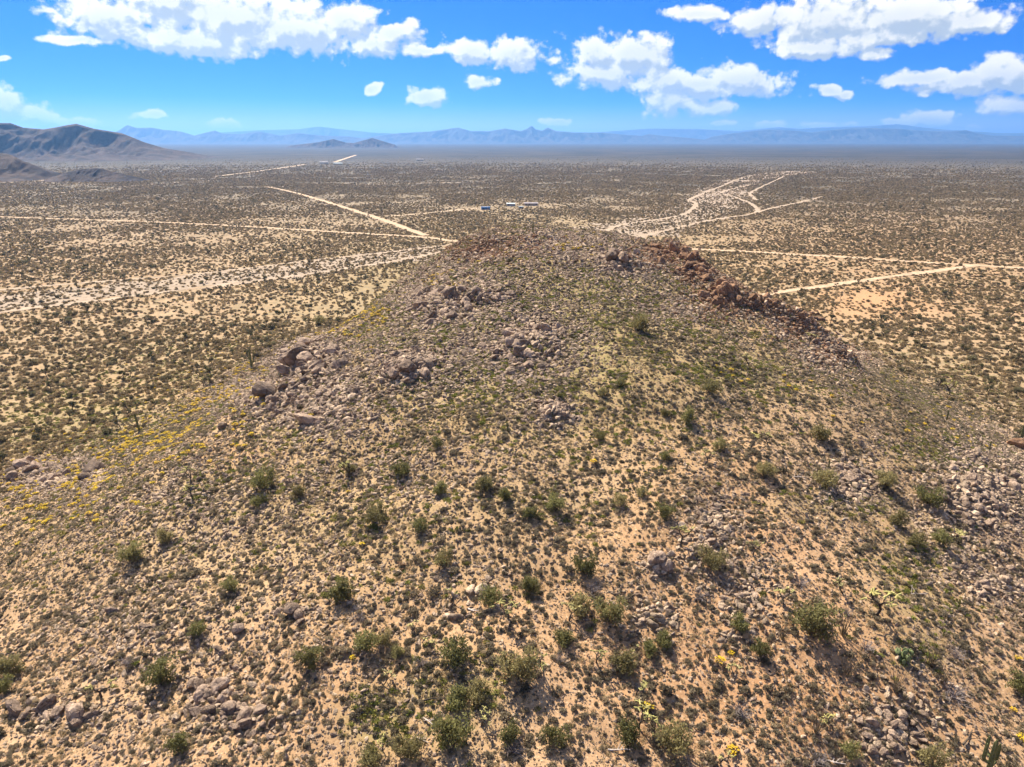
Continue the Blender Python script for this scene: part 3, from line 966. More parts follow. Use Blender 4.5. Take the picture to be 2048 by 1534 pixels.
def dome_mesh(name, seed, rad, hgt, n, lsize, mats, flowers=0):
    """low cushion bush"""
    rng = np.random.default_rng(seed)
    b = MB()
    nb = 6
    lob = rng.normal(size=(nb, 3)) * np.array([rad * 0.30, rad * 0.30, 0])
    lob[:, 2] = hgt * rng.uniform(0.2, 0.45, nb)
    lr = rad * rng.uniform(0.50, 0.74, nb)
    k = rng.integers(0, nb, n)
    d = rng.normal(size=(n, 3))
    d[:, 2] = np.abs(d[:, 2]) * 1.1 - 0.15
    d /= np.linalg.norm(d, axis=1)[:, None]
    rr = rng.uniform(0.55, 1.0, n) ** 0.5
    q = lob[k] + d * (lr[k] * rr)[:, None] * np.array([1, 1, hgt / rad])
    q[:, 2] = np.clip(q[:, 2], 0.02, None)
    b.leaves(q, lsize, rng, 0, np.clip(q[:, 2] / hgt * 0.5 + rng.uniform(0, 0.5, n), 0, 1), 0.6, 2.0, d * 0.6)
    if flowers:
        a = rng.uniform(0, 2 * math.pi, flowers)
        r = rad * 0.95 * np.sqrt(rng.uniform(0, 1, flowers))
        z = hgt * (1.02 - 0.45 * (r / rad) ** 2) + rng.uniform(0, 0.12, flowers)
        b.leaves(np.stack([np.cos(a) * r, np.sin(a) * r, z], -1), lsize * 1.25, rng, 1, None, 0.0, 1.2, flat=True)
    return b.make(name, mats)


def ico(sub):
    bm = bmesh.new()
    bmesh.ops.create_icosphere(bm, subdivisions=sub, radius=1.0)
    v = np.array([p.co[:] for p in bm.verts])
    f = [[q.index for q in p.verts] for p in bm.faces]
    bm.free()
    return v, f


ICO = {k: ico(k) for k in (1, 2, 3)}


def rock_mesh(name, seed, sub, mat, flat=(0.6, 0.95), blunt=14.0, smooth=False):
    """stone with broken faces: a ball cut by random planes, edges worn"""
    rng = np.random.default_rng(seed)
    v, f = ICO[sub]
    npl = 10
    pn = rng.normal(size=(npl, 3))
    pn /= np.linalg.norm(pn, axis=1)[:, None]
    pd = rng.uniform(0.42, 0.92, npl)
    dots = v @ pn.T
    r = np.where(dots > 0.05, pd[None, :] / np.maximum(dots, 0.05), 9.0)
    r = np.minimum(r, 1.25)
    r = -np.log(np.exp(-blunt * r).sum(1) + math.exp(-blunt * 1.2)) / blunt
    p = v * r[:, None]
    p *= np.array([1.0, rng.uniform(0.62, 0.95), rng.uniform(*flat)])
    nz = fbm(p[:, 0] * 2.2 + seed, p[:, 1] * 2.2 + p[:, 2] * 1.7, seed, 3) - 0.5
    p *= (1 + nz * 0.22)[:, None]
    me = bpy.data.meshes.new(name)
    me.from_pydata(p.tolist(), [], f)
    me.materials.append(mat)
    if smooth:
        me.polygons.foreach_set('use_smooth', np.ones(len(me.polygons), bool))
    me.update()
    return me


def joshua_meshes(name, seed, hgt):
    """branching yucca tree: trunk, forked limbs, spiky rosettes at the ends"""
    rng = np.random.default_rng(seed)
    tr, cr = MB(), MB()
    ends = []

    def grow(p, d, L, r, lev):
        q = bent(p, d, L, 3, rng, 0.16, 0.05)
        tr.tube(q, np.linspace(r, r * 0.75, 4), 5)
        if lev == 0 or (lev == 1 and rng.random() < 0.25):
            ends.append((q[-1], q[-1] - q[-2]))
            return
        for k in range(rng.integers(2, 4)):
            a = rng.uniform(0, 2 * math.pi)
            nd = (q[-1] - q[-2]) / np.linalg.norm(q[-1] - q[-2]) + np.array([math.cos(a), math.sin(a), 0.15]) * 0.75
            grow(q[-1], nd, L * rng.uniform(0.5, 0.75), r * 0.7, lev - 1)
    grow((0, 0, -0.2), (rng.normal() * .08, rng.normal() * .08, 1), hgt * 0.45, hgt * 0.045, 2)
    for c, d in ends:
        n = 26
        o = rng.normal(size=(n, 3)) + d / np.linalg.norm(d) * 0.6
        o /= np.linalg.norm(o, axis=1)[:, None]
        R_ = hgt * 0.115
        cr.leaves(c + o * R_ * 0.75, R_ * 0.5, rng, 0, None, 0, 3.2, o * 2.0)
    return tr.make(name + '_trunk', [M['bark']]), cr.make(name + '_crown', [M['yucca']])


def cholla_meshes(name, seed, hgt):
    """cholla cactus: dark crooked trunk and limbs, pale green spiny joints hanging at the tips"""
    rng = np.random.default_rng(seed)
    tr, jo = MB(), MB()

    def grow(p, d, L, r, lev):
        q = bent(p, d, L, 3, rng, 0.22, 0.06)
        tr.tube(q, np.linspace(r, r * 0.7, 4), 5)
        if lev == 0:
            for k in range(rng.integers(3, 6)):
                a = rng.uniform(0, 2 * math.pi)
                e = bent(q[-1], (math.cos(a), math.sin(a), rng.uniform(-0.5, 0.9)), hgt * rng.uniform(0.09, 0.15), 2, rng, 0.2)
                jo.tube(e, [hgt * 0.013, hgt * 0.021, hgt * 0.015], 5, 0, rng.uniform(0.2, 1))
            return
        for k in range(rng.integers(2, 4)):
            a = rng.uniform(0, 2 * math.pi)
            nd = (q[-1] - q[-2]) / np.linalg.norm(q[-1] - q[-2]) * 0.7 + np.array([math.cos(a), math.sin(a), 0.35]) * 0.8
            grow(q[-1], nd, L * rng.uniform(0.55, 0.8), r * 0.62, lev - 1)
    grow((0, 0, -0.2), (rng.normal() * .15, rng.normal() * .15, 1), hgt * 0.4, hgt * 0.036, 2)
    return tr.make(name + '_trunk', [M['bark']]), jo.make(name + '_joints', [M['cholla']])


def twig_mesh(name, seed, rad, hgt, n, mat):
    rng = np.random.default_rng(seed)
    b = MB()
    for k in range(n):
        a = rng.uniform(0, 2 * math.pi)
        lean = rng.uniform(0.2, 1.5)
        p = bent((0, 0, -0.05), (math.cos(a) * lean, math.sin(a) * lean, 1), rng.uniform(0.6, 1.0) * max(rad, hgt), 4, rng, 0.22)
        p[:, 2] = np.minimum(np.maximum(p[:, 2], 0.02), hgt)
        b.tube(p, np.linspace(0.022, 0.006, 5), 3, cap=False)
        for q in range(3):
            t = bent(p[2 + q % 3], rng.normal(size=3) + np.array([math.cos(a), math.sin(a), 0.5]), rad * 0.4, 2, rng, 0.25)
            t[:, 2] = np.maximum(t[:, 2], 0.02)
            b.tube(t, [0.01, 0.008, 0.004], 3, cap=False)
    return b.make(name, [mat])


def ribbed(b, pts, rad, ribs=12):
    """fluted cactus column along a path"""
    pts = np.asarray(pts, float)
    t = np.gradient(pts, axis=0)
    t /= np.linalg.norm(t, axis=1)[:, None]
    ref = np.where(np.abs(t[:, 2:3]) > 0.85, np.array([[1.0, 0, 0]]), np.array([[0, 0, 1.0]]))
    a = np.cross(t, ref)
    a /= np.linalg.norm(a, axis=1)[:, None]
    c = np.cross(t, a)
    s = ribs * 2
    ang = np.arange(s) / s * 2 * math.pi
    k = 1 + 0.13 * np.cos(np.arange(s) * math.pi)
    ring = pts[:, None, :] + (np.asarray(rad)[:, None] * k[None, :])[:, :, None] * (np.cos(ang)[None, :, None] * a[:, None, :] + np.sin(ang)[None, :, None] * c[:, None, :])
    n = len(pts)
    f = [[i * s + q, i * s + (q + 1) % s, (i + 1) * s + (q + 1) % s, (i + 1) * s + q] for i in range(n - 1) for q in range(s)]
    b.add(ring.reshape(-1, 3), f)
    b.add(np.vstack([ring[-1], pts[-1] + t[-1] * rad[-1] * 0.5]), [[q, (q + 1) % s, s] for q in range(s)])


def column_path(h, n=14):
    z = np.linspace(-0.3, h, n)
    r = np.interp(z / h, [-0.1, 0.0, 0.15, 0.6, 0.9, 0.97, 1.0], [0.8, 0.85, 0.95, 1.0, 0.85, 0.55, 0.25])
    return np.stack([np.zeros(n), np.zeros(n), z], -1), r


# ------------------------------------------------------------------ placing things
def tag(o, label, cat, group=None):
    o['label'] = label
    o['category'] = cat
    if group:
        o['group'] = group
    return o


def empty(name, loc, rz=0.0, s=1.0):
    o = bpy.data.objects.new(name, None)
    o.empty_display_size = 0.3
    o.location = loc
    o.rotation_euler = (0, 0, rz)
    o.scale = (s, s, s) if np.isscalar(s) else s
    col.objects.link(o)
    return o


def child(name, me, parent):
    o = bpy.data.objects.new(name, me)
    o.parent = parent
    col.objects.link(o)
    return o


def single(name, me, loc, rot=(0, 0, 0), s=1.0):
    o = bpy.data.objects.new(name, me)
    o.location = loc
    o.rotation_euler = rot
    o.scale = (s, s, s) if np.isscalar(s) else s
    col.objects.link(o)
    return o


def scatter(name, label, protos, pts, rot, scl, vid):
    """one object for the countless rest: instances on points"""
    n = len(pts)
    me = bpy.data.meshes.new(name)
    me.vertices.add(n)
    me.vertices.foreach_set('co', np.asarray(pts, np.float32).ravel())
    a = me.attributes.new('rot', 'FLOAT_VECTOR', 'POINT')
    a.data.foreach_set('vector', np.asarray(rot, np.float32).ravel())
    a = me.attributes.new('scl', 'FLOAT_VECTOR', 'POINT')
    a.data.foreach_set('vector', np.asarray(scl, np.float32).ravel())
    a = me.attributes.new('vid', 'INT', 'POINT')
    a.data.foreach_set('value', np.asarray(vid, np.int32))
    c = bpy.data.collections.new(name + '_kinds')
    for i, p in enumerate(protos):
        c.objects.link(bpy.data.objects.new('%s_kind_%02d' % (name, i), p))
    o = bpy.data.objects.new(name, me)
    col.objects.link(o)
    g = bpy.data.node_groups.new(name + '_scatter', 'GeometryNodeTree')
    g.interface.new_socket('Geometry', in_out='INPUT', socket_type='NodeSocketGeometry')
    g.interface.new_socket('Geometry', in_out='OUTPUT', socket_type='NodeSocketGeometry')
    nd = g.nodes
    gi, go = nd.new('NodeGroupInput'), nd.new('NodeGroupOutput')
    ci = nd.new('GeometryNodeCollectionInfo')
    ci.inputs['Collection'].default_value = c
    ci.inputs['Separate Children'].default_value = True
    ci.inputs['Reset Children'].default_value = True
    ip = nd.new('GeometryNodeInstanceOnPoints')
    ip.inputs['Pick Instance'].default_value = True

    def attr(nm, dt):
        q = nd.new('GeometryNodeInputNamedAttribute')
        q.data_type = dt
        q.inputs[0].default_value = nm
        return q.outputs[0]
    g.links.new(gi.outputs[0], ip.inputs['Points'])
    g.links.new(ci.outputs[0], ip.inputs['Instance'])
    g.links.new(attr('vid', 'INT'), ip.inputs['Instance Index'])
    e = nd.new('FunctionNodeEulerToRotation')
    g.links.new(attr('rot', 'FLOAT_VECTOR'), e.inputs[0])
    g.links.new(e.outputs[0], ip.inputs['Rotation'])
    g.links.new(attr('scl', 'FLOAT_VECTOR'), ip.inputs['Scale'])
    g.links.new(ip.outputs[0], go.inputs[0])
    md = o.modifiers.new('scatter', 'NODES')
    md.node_group = g
    o['kind'] = 'stuff'
    o['label'] = label
    return o


def joined(a, b, name):
    """stems and foliage as one mesh for the far copies"""
    bm = bmesh.new()
    bm.from_mesh(a)
    na = len(bm.faces)
    bm.from_mesh(b)
    bm.faces.ensure_lookup_table()
    for k in range(na, len(bm.faces)):
        bm.faces[k].material_index = 1
    me = bpy.data.meshes.new(name)
    bm.to_mesh(me)
    bm.free()
    me.materials.append(a.materials[0])
    me.materials.append(b.materials[0])
    return me


def near_line(x, y, extra=0.0, lines=None):
    """True where a point lies on a road, track or channel"""
    bad = np.zeros(len(x), bool)
    for line, w in (LINES if lines is None else lines):
        lo, hi = line.min(0) - w - 3, line.max(0) + w + 3
        k = np.where((x > lo[0]) & (x < hi[0]) & (y > lo[1]) & (y < hi[1]))[0]
        if not len(k):
            continue
        for c in range(0, len(k), 20000):
            kk = k[c:c + 20000]
            best = np.full(len(kk), 1e9)
            for j in range(0, len(line) - 1):
                a, b = line[j], line[j + 1]
                d = b - a
                t = np.clip(((x[kk] - a[0]) * d[0] + (y[kk] - a[1]) * d[1]) / (d @ d + 1e-9), 0, 1)
                best = np.minimum(best, (x[kk] - a[0] - t * d[0]) ** 2 + (y[kk] - a[1] - t * d[1]) ** 2)
            bad[kk] |= best < (w + extra) ** 2
    return bad


def inview(x, y, z, m=260):
    px, py, dep = proj(x, y, z)
    ok = (px > -m) & (px < 2048 + m) & (py < 1534 + m) & np.isfinite(px)
    return ok, px, py, dep


def where(px, py, z):
    """which stretch of the place a plant stands in, in words one can find in the photograph"""
    if z > 2.0:
        if py < 560:
            return 'on the upper left ridge' if px < 930 else 'on the summit' if px < 1300 else 'behind the right rib'
        if py < 900:
            k = int(np.clip(px // 342, 0, 5))
            return ('on the far left flank', 'on the left flank by the armed saguaro', 'around the upper left outcrops', 'on the green hill centre',
                    'on the green right shoulder', 'on the far right flank')[k]
        col_ = ('by the left edge', 'left of the bottom centre', 'around the bottom centre shrubs', 'right of the bottom centre', 'near the ocotillos', 'by the right edge')[int(np.clip(px // 342, 0, 5))]
        row = 'just under the crest' if py < 970 else 'high on the near slope' if py < 1120 else 'low on the near slope' if py < 1340 else 'along the bottom'
        return row + ' ' + col_
    if px < 1024:
        side = ('left edge', 'far left', 'outer left', 'left', 'inner left', 'centre left', 'near centre')[int(np.searchsorted([90, 190, 300, 440, 620, 800], px))]
        if py > 820:
            return 'at the %s hill foot' % side
        if py > 740:
            return 'on the %s flat above the hill foot' % side
        if py > 640:
            return 'on the %s plain past the hill foot' % side
        if py > 560:
            return 'on the %s plain in front of the wash' % side
        if py > 470:
            return 'on the %s plain between wash and road' % side
        return 'on the %s plain beyond the road' % side
    side = 'far right' if px > 1800 else 'right' if px > 1500 else 'centre right'
    if py > 720:
        return 'at the %s hill foot' % side
    if py > 580:
        return 'on the %s plain by the sandy clearing' % side
    if py > 505:
        return 'on the %s plain between the two roads' % side
    return 'on the %s plain beyond the road' % side


def sizeword(v, lo, hi):
    return 'small' if v < lo else 'large' if v > hi else 'middling'


# ---- the families
SHRUB = [shrub_meshes('shrub%d' % k, 100 + k, 1.5, 2.5, 9, 1500, 0.125, M['shrub']) for k in range(5)]
PSHRUB = [shrub_meshes('pshrub%d' % k, 150 + k, 1.25, 1.9, 6, 330, 0.24, M['plainshrub']) for k in range(4)]
PSHRUB_J = [joined(a, b, 'plain_shrub_%d' % k) for k, (a, b) in enumerate(PSHRUB)]
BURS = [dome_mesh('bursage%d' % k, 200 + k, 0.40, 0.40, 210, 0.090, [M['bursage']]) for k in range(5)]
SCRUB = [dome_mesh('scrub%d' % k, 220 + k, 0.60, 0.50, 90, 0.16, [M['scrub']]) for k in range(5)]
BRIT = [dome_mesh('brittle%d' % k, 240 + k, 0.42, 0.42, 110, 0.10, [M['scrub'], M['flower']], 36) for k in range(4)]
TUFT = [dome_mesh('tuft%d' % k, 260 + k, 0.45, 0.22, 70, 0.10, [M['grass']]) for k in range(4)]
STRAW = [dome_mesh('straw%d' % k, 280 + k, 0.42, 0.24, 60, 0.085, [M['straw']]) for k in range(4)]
ROCKS = [rock_mesh('stone%d' % k, 300 + k, 2, M['rock'], (0.45, 0.8)) for k in range(6)] + \
        [rock_mesh('stonep%d' % k, 320 + k, 2, M['pale'], (0.45, 0.8)) for k in range(4)] + \
        [rock_mesh('stoner%d' % k, 340 + k, 2, M['rust'], (0.5, 0.9)) for k in range(3)]
PEBB = [rock_mesh('pebble%d' % k, 360 + k, 1, M['pale'] if k % 2 else M['rock'], (0.4, 0.7)) for k in range(6)]
BOULD = {'rock': [rock_mesh('boulder%d' % k, 400 + k, 3, M['rock'], (0.6, 0.95), 30, False) for k in range(7)],
         'pale': [rock_mesh('boulderp%d' % k, 420 + k, 3, M['pale'], (0.5, 0.8), 18, False) for k in range(4)],
         'rust': [rock_mesh('boulderr%d' % k, 440 + k, 3, M['rust'], (0.75, 1.3), 22, False) for k in range(6)]}
JOSH = [joshua_meshes('joshua%d' % k, 500 + k, 3.2) for k in range(6)]
JOSH_J = [joined(a, b, 'joshua_%d' % k) for k, (a, b) in enumerate(JOSH)]
CHOL = [cholla_meshes('cholla%d' % k, 540 + k, 2.3) for k in range(6)]
CHOL_J = [joined(a, b, 'cholla_%d' % k) for k, (a, b) in enumerate(CHOL)]
TWIG = [twig_mesh('deadbush%d' % k, 570 + k, 0.95, 0.9, 34, M['deadtwig']) for k in range(4)]


# ------------------------------------------------------------------ boulders and stones
rng = np.random.default_rng(11)
B = []      # px size, kind, loc, rot, scale, label
for (cx, cy, rx, ry, n, smax, kind, mound, label) in OUTCROPS:
    n = int(n * 2.4)
    a = rng.uniform(0, 2 * math.pi, n)
    r = np.sqrt(rng.uniform(0, 1, n))
    qx, qy = cx + rx * 1.2 * r * np.cos(a), cy + ry * 1.15 * r * np.sin(a)
    P = unproj(qx, qy)
    for k in range(n):
        d = math.dist((0, 0, H), P[k])
        s = smax * (0.26 + 0.90 * rng.random() ** 2.4) * (1.2 - 0.55 * r[k]) * (0.85 if kind == 'rust' else 1.0)
        R_ = s * d / FPX * 0.60
        st = rng.uniform(0.8, 1.25)
        B.append((s, kind, (P[k][0], P[k][1], P[k][2] + R_ * 0.22), (rng.normal() * 0.35, rng.normal() * 0.35, rng.uniform(0, 6.28)),
                  (R_ * st, R_ / math.sqrt(st), R_ * rng.uniform(0.7, 1.15)), label))
# boulders one can point at in the photograph
BIG = [(585, 728, 44, 'rock', 1.2, 'largest cracked grey boulder of the left shoulder pile'),
       (612, 694, 30, 'rock', 1.0, 'rounded boulder on top of the left shoulder pile'),
       (668, 704, 26, 'rock', 1.1, 'smooth boulder at the right end of the left shoulder pile'),
       (575, 748, 34, 'rock', 1.3, 'sloping slab under the largest boulder of the left pile'),
       (628, 738, 30, 'rock', 1.3, 'leaning slab beside the largest boulder of the left pile'),
       (534, 792, 44, 'rock', 1.4, 'long dark wedge shaped boulder left of the shoulder pile'),
       (617, 846, 42, 'rock', 1.3, 'big pale egg shaped boulder below the shoulder pile'),
       (596, 812, 20, 'rock', 1.0, 'round dark boulder above the egg shaped boulder'),
       (638, 792, 18, 'rock', 0.9, 'rounded boulder of a pair right of the wedge boulder'),
       (700, 785, 17, 'rock', 1.0, 'dark round boulder at the right of the green gap'),
       (447, 856, 18, 'rock', 1.0, 'brown boulder standing alone on the left slope'),
       (1095, 664, 27, 'rock', 1.0, 'big round boulder perched right of the central outcrop'),
       (788, 752, 26, 'rock', 0.8, 'tall standing boulder in the mid slope outcrop'),
       (852, 748, 24, 'rock', 0.8, 'dark standing boulder beside the tall one at mid slope'),
       (966, 696, 20, 'rock', 1.2, 'pale oval boulder left of the central outcrop'),
       (1020, 748, 18, 'rock', 1.0, 'round pale boulder below the central outcrop'),
       (1225, 520, 26, 'rock', 0.8, 'dark block on the left of the outcrop right of the summit'),
       (1245, 522, 24, 'rock', 0.8, 'square dark block in the outcrop right of the summit'),
       (1350, 505, 26, 'rust', 0.9, 'tall brown block standing where the road leaves the hill'),
       (1398, 538, 26, 'rust', 0.9, 'rounded rusty block ending the upper crest of the rib'),
       (1446, 575, 22, 'rust', 0.9, 'dark rusty block overhanging the middle rib'),
       (1312, 1122, 32, 'rock', 1.0, 'dark broken rock alone on the slope right of centre'),
       (1330, 1140, 26, 'rock', 1.2, 'lower piece of the dark broken rock right of centre'),
       (440, 1376, 36, 'rock', 1.2, 'largest boulder of the bottom left group'),
       (418, 1392, 22, 'rock', 1.0, 'smaller dark boulder left of the bottom left group'),
       (30, 1425, 34, 'rock', 1.1, 'grey boulder by the bottom left corner'),
       (520, 1425, 30, 'rock', 1.2, 'slanting boulder in the bottom left scatter'),
       (225, 1225, 22, 'rock', 1.1, 'lone boulder on the lower left slope'),
       (480, 1262, 24, 'rock', 1.1, 'lone boulder above the bottom left group'),
       (912, 1237, 26, 'pale', 1.3, 'light flat stone left of the chollas at bottom centre'),
       (190, 945, 34, 'rock', 1.4, 'wide flat slab between yellow flowers on the left'),
       (2035, 892, 30, 'rust', 1.3, 'brown slab at the right edge of the slope')]
for (qx, qy, s, kind, st, label) in BIG:
    P = unproj(qx, qy)[0]
    R_ = s * math.dist((0, 0, H), P) / FPX * 0.55
    B.append((s + 500, kind, (P[0], P[1], P[2] + R_ * 0.30), (rng.normal() * 0.25, rng.normal() * 0.25, rng.uniform(-0.6, 0.6)),
              (R_ * math.sqrt(st), R_ / math.sqrt(st), R_ / math.sqrt(st)), label))
B.sort(key=lambda q: -q[0])
rest = []
for k, (s, kind, loc, rot, sc, label) in enumerate(B):
    if k < 300:
        me = BOULD[kind][int(rng.integers(len(BOULD[kind])))] if s < 500 else BOULD[kind][(k * 2 + 1) % len(BOULD[kind])]
        o = single('boulder', me, loc, rot, sc)
        tag(o, label, 'boulder', None if s > 500 else 'boulders: ' + label)
    else:
        vid = {'rock': rng.integers(0, 6), 'pale': 6 + rng.integers(0, 4), 'rust': 10 + rng.integers(0, 3)}[kind]
        rest.append((loc, rot, sc, vid))

# stones on the hill, thick in the scree
SCREE = [(o[0], o[1], o[2] * 1.7, o[3] * 1.9, 1.0 if o[7] >= 0.4 else 0.7 if o[7] > 0 else 0.35) for o in OUTCROPS] + \
        [(1090, 492, 230, 34, 0.9), (1260, 525, 150, 50, 0.8), (920, 570, 150, 60, 0.85), (1020, 640, 160, 70, 0.6), (900, 700, 200, 120, 0.6), (640, 790, 150, 110, 0.7), (400, 1000, 300, 120, 0.45), (350, 1300, 300, 180, 0.45), (1400, 600, 200, 60, 0.6),
         (1960, 1050, 120, 180, 0.6), (1150, 520, 250, 60, 0.6), (800, 950, 300, 100, 0.35), (1440, 1080, 60, 160, 0.6), (1800, 1440, 120, 90, 0.7), (950, 560, 200, 60, 0.6)]
RUSTY = [(1340, 508, 80, 25, 1), (1395, 545, 50, 30, 1), (1445, 595, 55, 45, 1), (1530, 610, 50, 30, 0.9), (1600, 650, 55, 40, 0.8), (960, 495, 90, 25, 0.9), (1670, 700, 60, 40, 0.5), (800, 1130, 40, 20, 0.5)]
n = 950000
x, y = rng.uniform(-150, 150, n), rng.uniform(30, 270, n)
z = terrain(x, y)
ok, px, py, dep = inview(x, y, z, 200)
sc_ = field(SCREE, px, py)
pat = fbm(x / 7.0, y / 7.0, 61, 3)
bare = field(BARES, px, py)
dens = (0.17 + 0.62 * sc_ + 1.1 * np.clip(pat - 0.45, 0, 1)) * sstep(0.5, 5.0, z) * (1 - 0.75 * bare)
ok &= rng.random(n) < dens
x, y, z, px, py, dep, sc_, pat = [q[ok] for q in (x, y, z, px, py, dep, sc_, pat)]
n = len(x)
size = 0.085 + 0.15 * rng.random(n) ** 2 + (0.12 + 0.60 * sc_) * rng.random(n) ** 4 + 0.0006 * dep * (sc_ + 0.3)
ru = rng.random(n) < field(RUSTY, px, py)
pale = rng.random(n) < 0.6
vid = np.where(ru, 10 + rng.integers(0, 3, n), np.where(pale, 6 + rng.integers(0, 4, n), rng.integers(0, 6, n)))
rot = np.stack([rng.normal(size=n) * 0.5, rng.normal(size=n) * 0.5, rng.uniform(0, 6.28, n)], -1)
scl = size[:, None] * np.stack([rng.uniform(0.8, 1.4, n), rng.uniform(0.8, 1.2, n), rng.uniform(0.7, 1.1, n)], -1)
pts = np.stack([x, y, z + size * 0.12], -1)
if rest:
    pts = np.vstack([pts, [q[0] for q in rest]])
    rot = np.vstack([rot, [q[1] for q in rest]])
    scl = np.vstack([scl, [q[2] for q in rest]])
    vid = np.concatenate([vid, [q[3] for q in rest]])
scatter('loose_stones', 'countless loose grey and tan stones strewn over the hill', ROCKS, pts, rot, scl, vid)
print('stones', len(pts))

# ground pebbles close to the camera
n = 420000
x, y = rng.uniform(-95, 95, n), rng.uniform(32, 165, n)
z = terrain(x, y)
ok, px, py, dep = inview(x, y, z, 120)
pat = fbm(x / 4.0, y / 4.0, 67, 3)
ok &= rng.random(n) < (0.25 + 1.6 * np.clip(pat - 0.4, 0, 1)) * np.clip(150 / dep - 0.75, 0, 1)
x, y, z = x[ok], y[ok], z[ok]
n = len(x)
size = rng.uniform(0.05, 0.14, n)
scatter('pebbles', 'fine pale gravel lying between the bushes', PEBB, np.stack([x, y, z + 0.01], -1),
        np.stack([rng.normal(size=n) * 0.4, rng.normal(size=n) * 0.4, rng.uniform(0, 6.28, n)], -1), size[:, None] * np.stack([rng.uniform(0.8, 1.5, n), np.ones(n), rng.uniform(0.6, 1, n)], -1), rng.integers(0, 6, n))
print('pebbles', n)


# ------------------------------------------------------------------ low growth
def family(name, cat, group, label, stufflabel, stuffname, protos, x, y, z, size, rng, nind=300, sink=0.0, squash=None):
    """the copies that show largest become things of their own, the rest one mass"""
    ok, px, py, dep = inview(x, y, z, 0)
    show = np.where(ok & (px > 10) & (px < 2038) & (py < 1520), size / np.nan_to_num(dep, nan=1e9), 0)
    order = np.argsort(-show)
    rz = rng.uniform(0, 6.28, len(x))
    vid = rng.integers(0, len(protos), len(x))
    sq = rng.uniform(0.8, 1.15, len(x)) if squash is None else squash
    q1, q2 = np.quantile(size[order[:nind]], (0.33, 0.75))
    for i in order[:nind]:
        o = single(name, protos[vid[i]], (x[i], y[i], z[i] - sink), (0, 0, rz[i]), (size[i], size[i], size[i] * sq[i]))
        w_ = where(px[i], py[i], z[i])
        tag(o, '%s %s %s' % (sizeword(size[i], q1, q2), label, w_), cat, group + ' ' + w_)
    r = order[nind:]
    if len(r):
        scatter(stuffname, stufflabel, protos, np.stack([x[r], y[r], z[r] - sink], -1), np.stack([r * 0.0, r * 0.0, rz[r]], -1),
                np.stack([size[r], size[r], size[r] * sq[r]], -1), vid[r])
    print(name, len(x))


n = 330000
x, y = rng.uniform(-150, 150, n), rng.uniform(30, 270, n)
z = terrain(x, y)
ok, px, py, dep = inview(x, y, z, 150)
pat = fbm(x / 5.0, y / 5.0, 71, 3)
d = (0.22 + 2.0 * np.clip(pat - 0.40, 0, 1) + 0.5 * (fbm(x / 1.8, y / 1.8, 77, 2) > 0.6)) * sstep(0.8, 5.0, z) * (1 - 0.6 * field(BARES, px, py)) * (1 - 0.5 * field(SCREE[:len(OUTCROPS)], px, py))
ok &= rng.random(n) < d
x, y, z = x[ok], y[ok], z[ok]
size = 0.30 + 0.62 * rng.random(len(x)) ** 2.2 + 0.9 * (rng.random(len(x)) < 0.025) * rng.random(len(x))
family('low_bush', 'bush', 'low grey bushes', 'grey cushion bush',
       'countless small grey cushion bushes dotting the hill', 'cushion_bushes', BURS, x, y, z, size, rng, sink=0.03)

# yellow brittlebush
YEL = [(240, 880, 200, 45, 0.6), (400, 800, 110, 45, 0.6), (490, 735, 70, 40, 0.7), (80, 970, 120, 50, 0.7), (330, 890, 120, 40, 0.5), (560, 640, 120, 40, 0.45),
       (700, 620, 90, 30, 0.5), (890, 560, 60, 15, 0.7), (1120, 490, 90, 16, 0.5), (960, 530, 60, 15, 0.3), (640, 660, 50, 30, 0.5), (1590, 770, 60, 15, 0.35),
       (200, 930, 60, 50, 0.5), (2000, 1480, 50, 40, 0.7), (1480, 745, 90, 15, 0.25), (1800, 850, 200, 60, 0.06), (120, 1020, 120, 60, 0.15), (1450, 1480, 60, 50, 0.05), (1150, 1200, 900, 350, 0.004)]
n = 60000
x, y = rng.uniform(-170, 150, n), rng.uniform(30, 270, n)
z = terrain(x, y)
ok, px, py, dep = inview(x, y, z, 60)
clump = np.clip((fbm(x / 3.5, y / 3.5, 81, 2) - 0.44) * 6, 0.03, 1)
ok &= (rng.random(n) < field(YEL, px, py) * clump * 1.2) & ((z > 3.0) | (rng.random(n) < 0.15))
x, y, z = x[ok], y[ok], z[ok]
size = 0.75 + 0.55 * rng.random(len(x))
family('brittlebush', 'bush', 'yellow flowering bushes', 'low yellow flowering bush',
       'drift of yellow flowering bushes on the left slope', 'flowering_bushes', BRIT, x, y, z, size, rng, nind=300, sink=0.03)

# dry grass and litter between the stones
n = 240000
x, y = rng.uniform(-120, 120, n), rng.uniform(32, 240, n)
z = terrain(x, y)
ok, px, py, dep = inview(x, y, z, 100)
ok &= (z > 1.0) & (rng.random(n) < np.clip((fbm(x / 3, y / 3, 95, 3) - 0.36) * 3.0, 0.05, 1) * np.clip(170 / dep - 0.55, 0.1, 1))
x, y, z = x[ok], y[ok], z[ok]
n = len(x)
size = rng.uniform(0.25, 0.8, n)
scatter('dry_grass', 'thin straw coloured dry grass between the stones', STRAW, np.stack([x, y, z - 0.02], -1),
        np.stack([x * 0, x * 0, rng.uniform(0, 6.28, n)], -1), np.stack([size, size, size * rng.uniform(0.5, 1.1, n)], -1), rng.integers(0, 4, n))

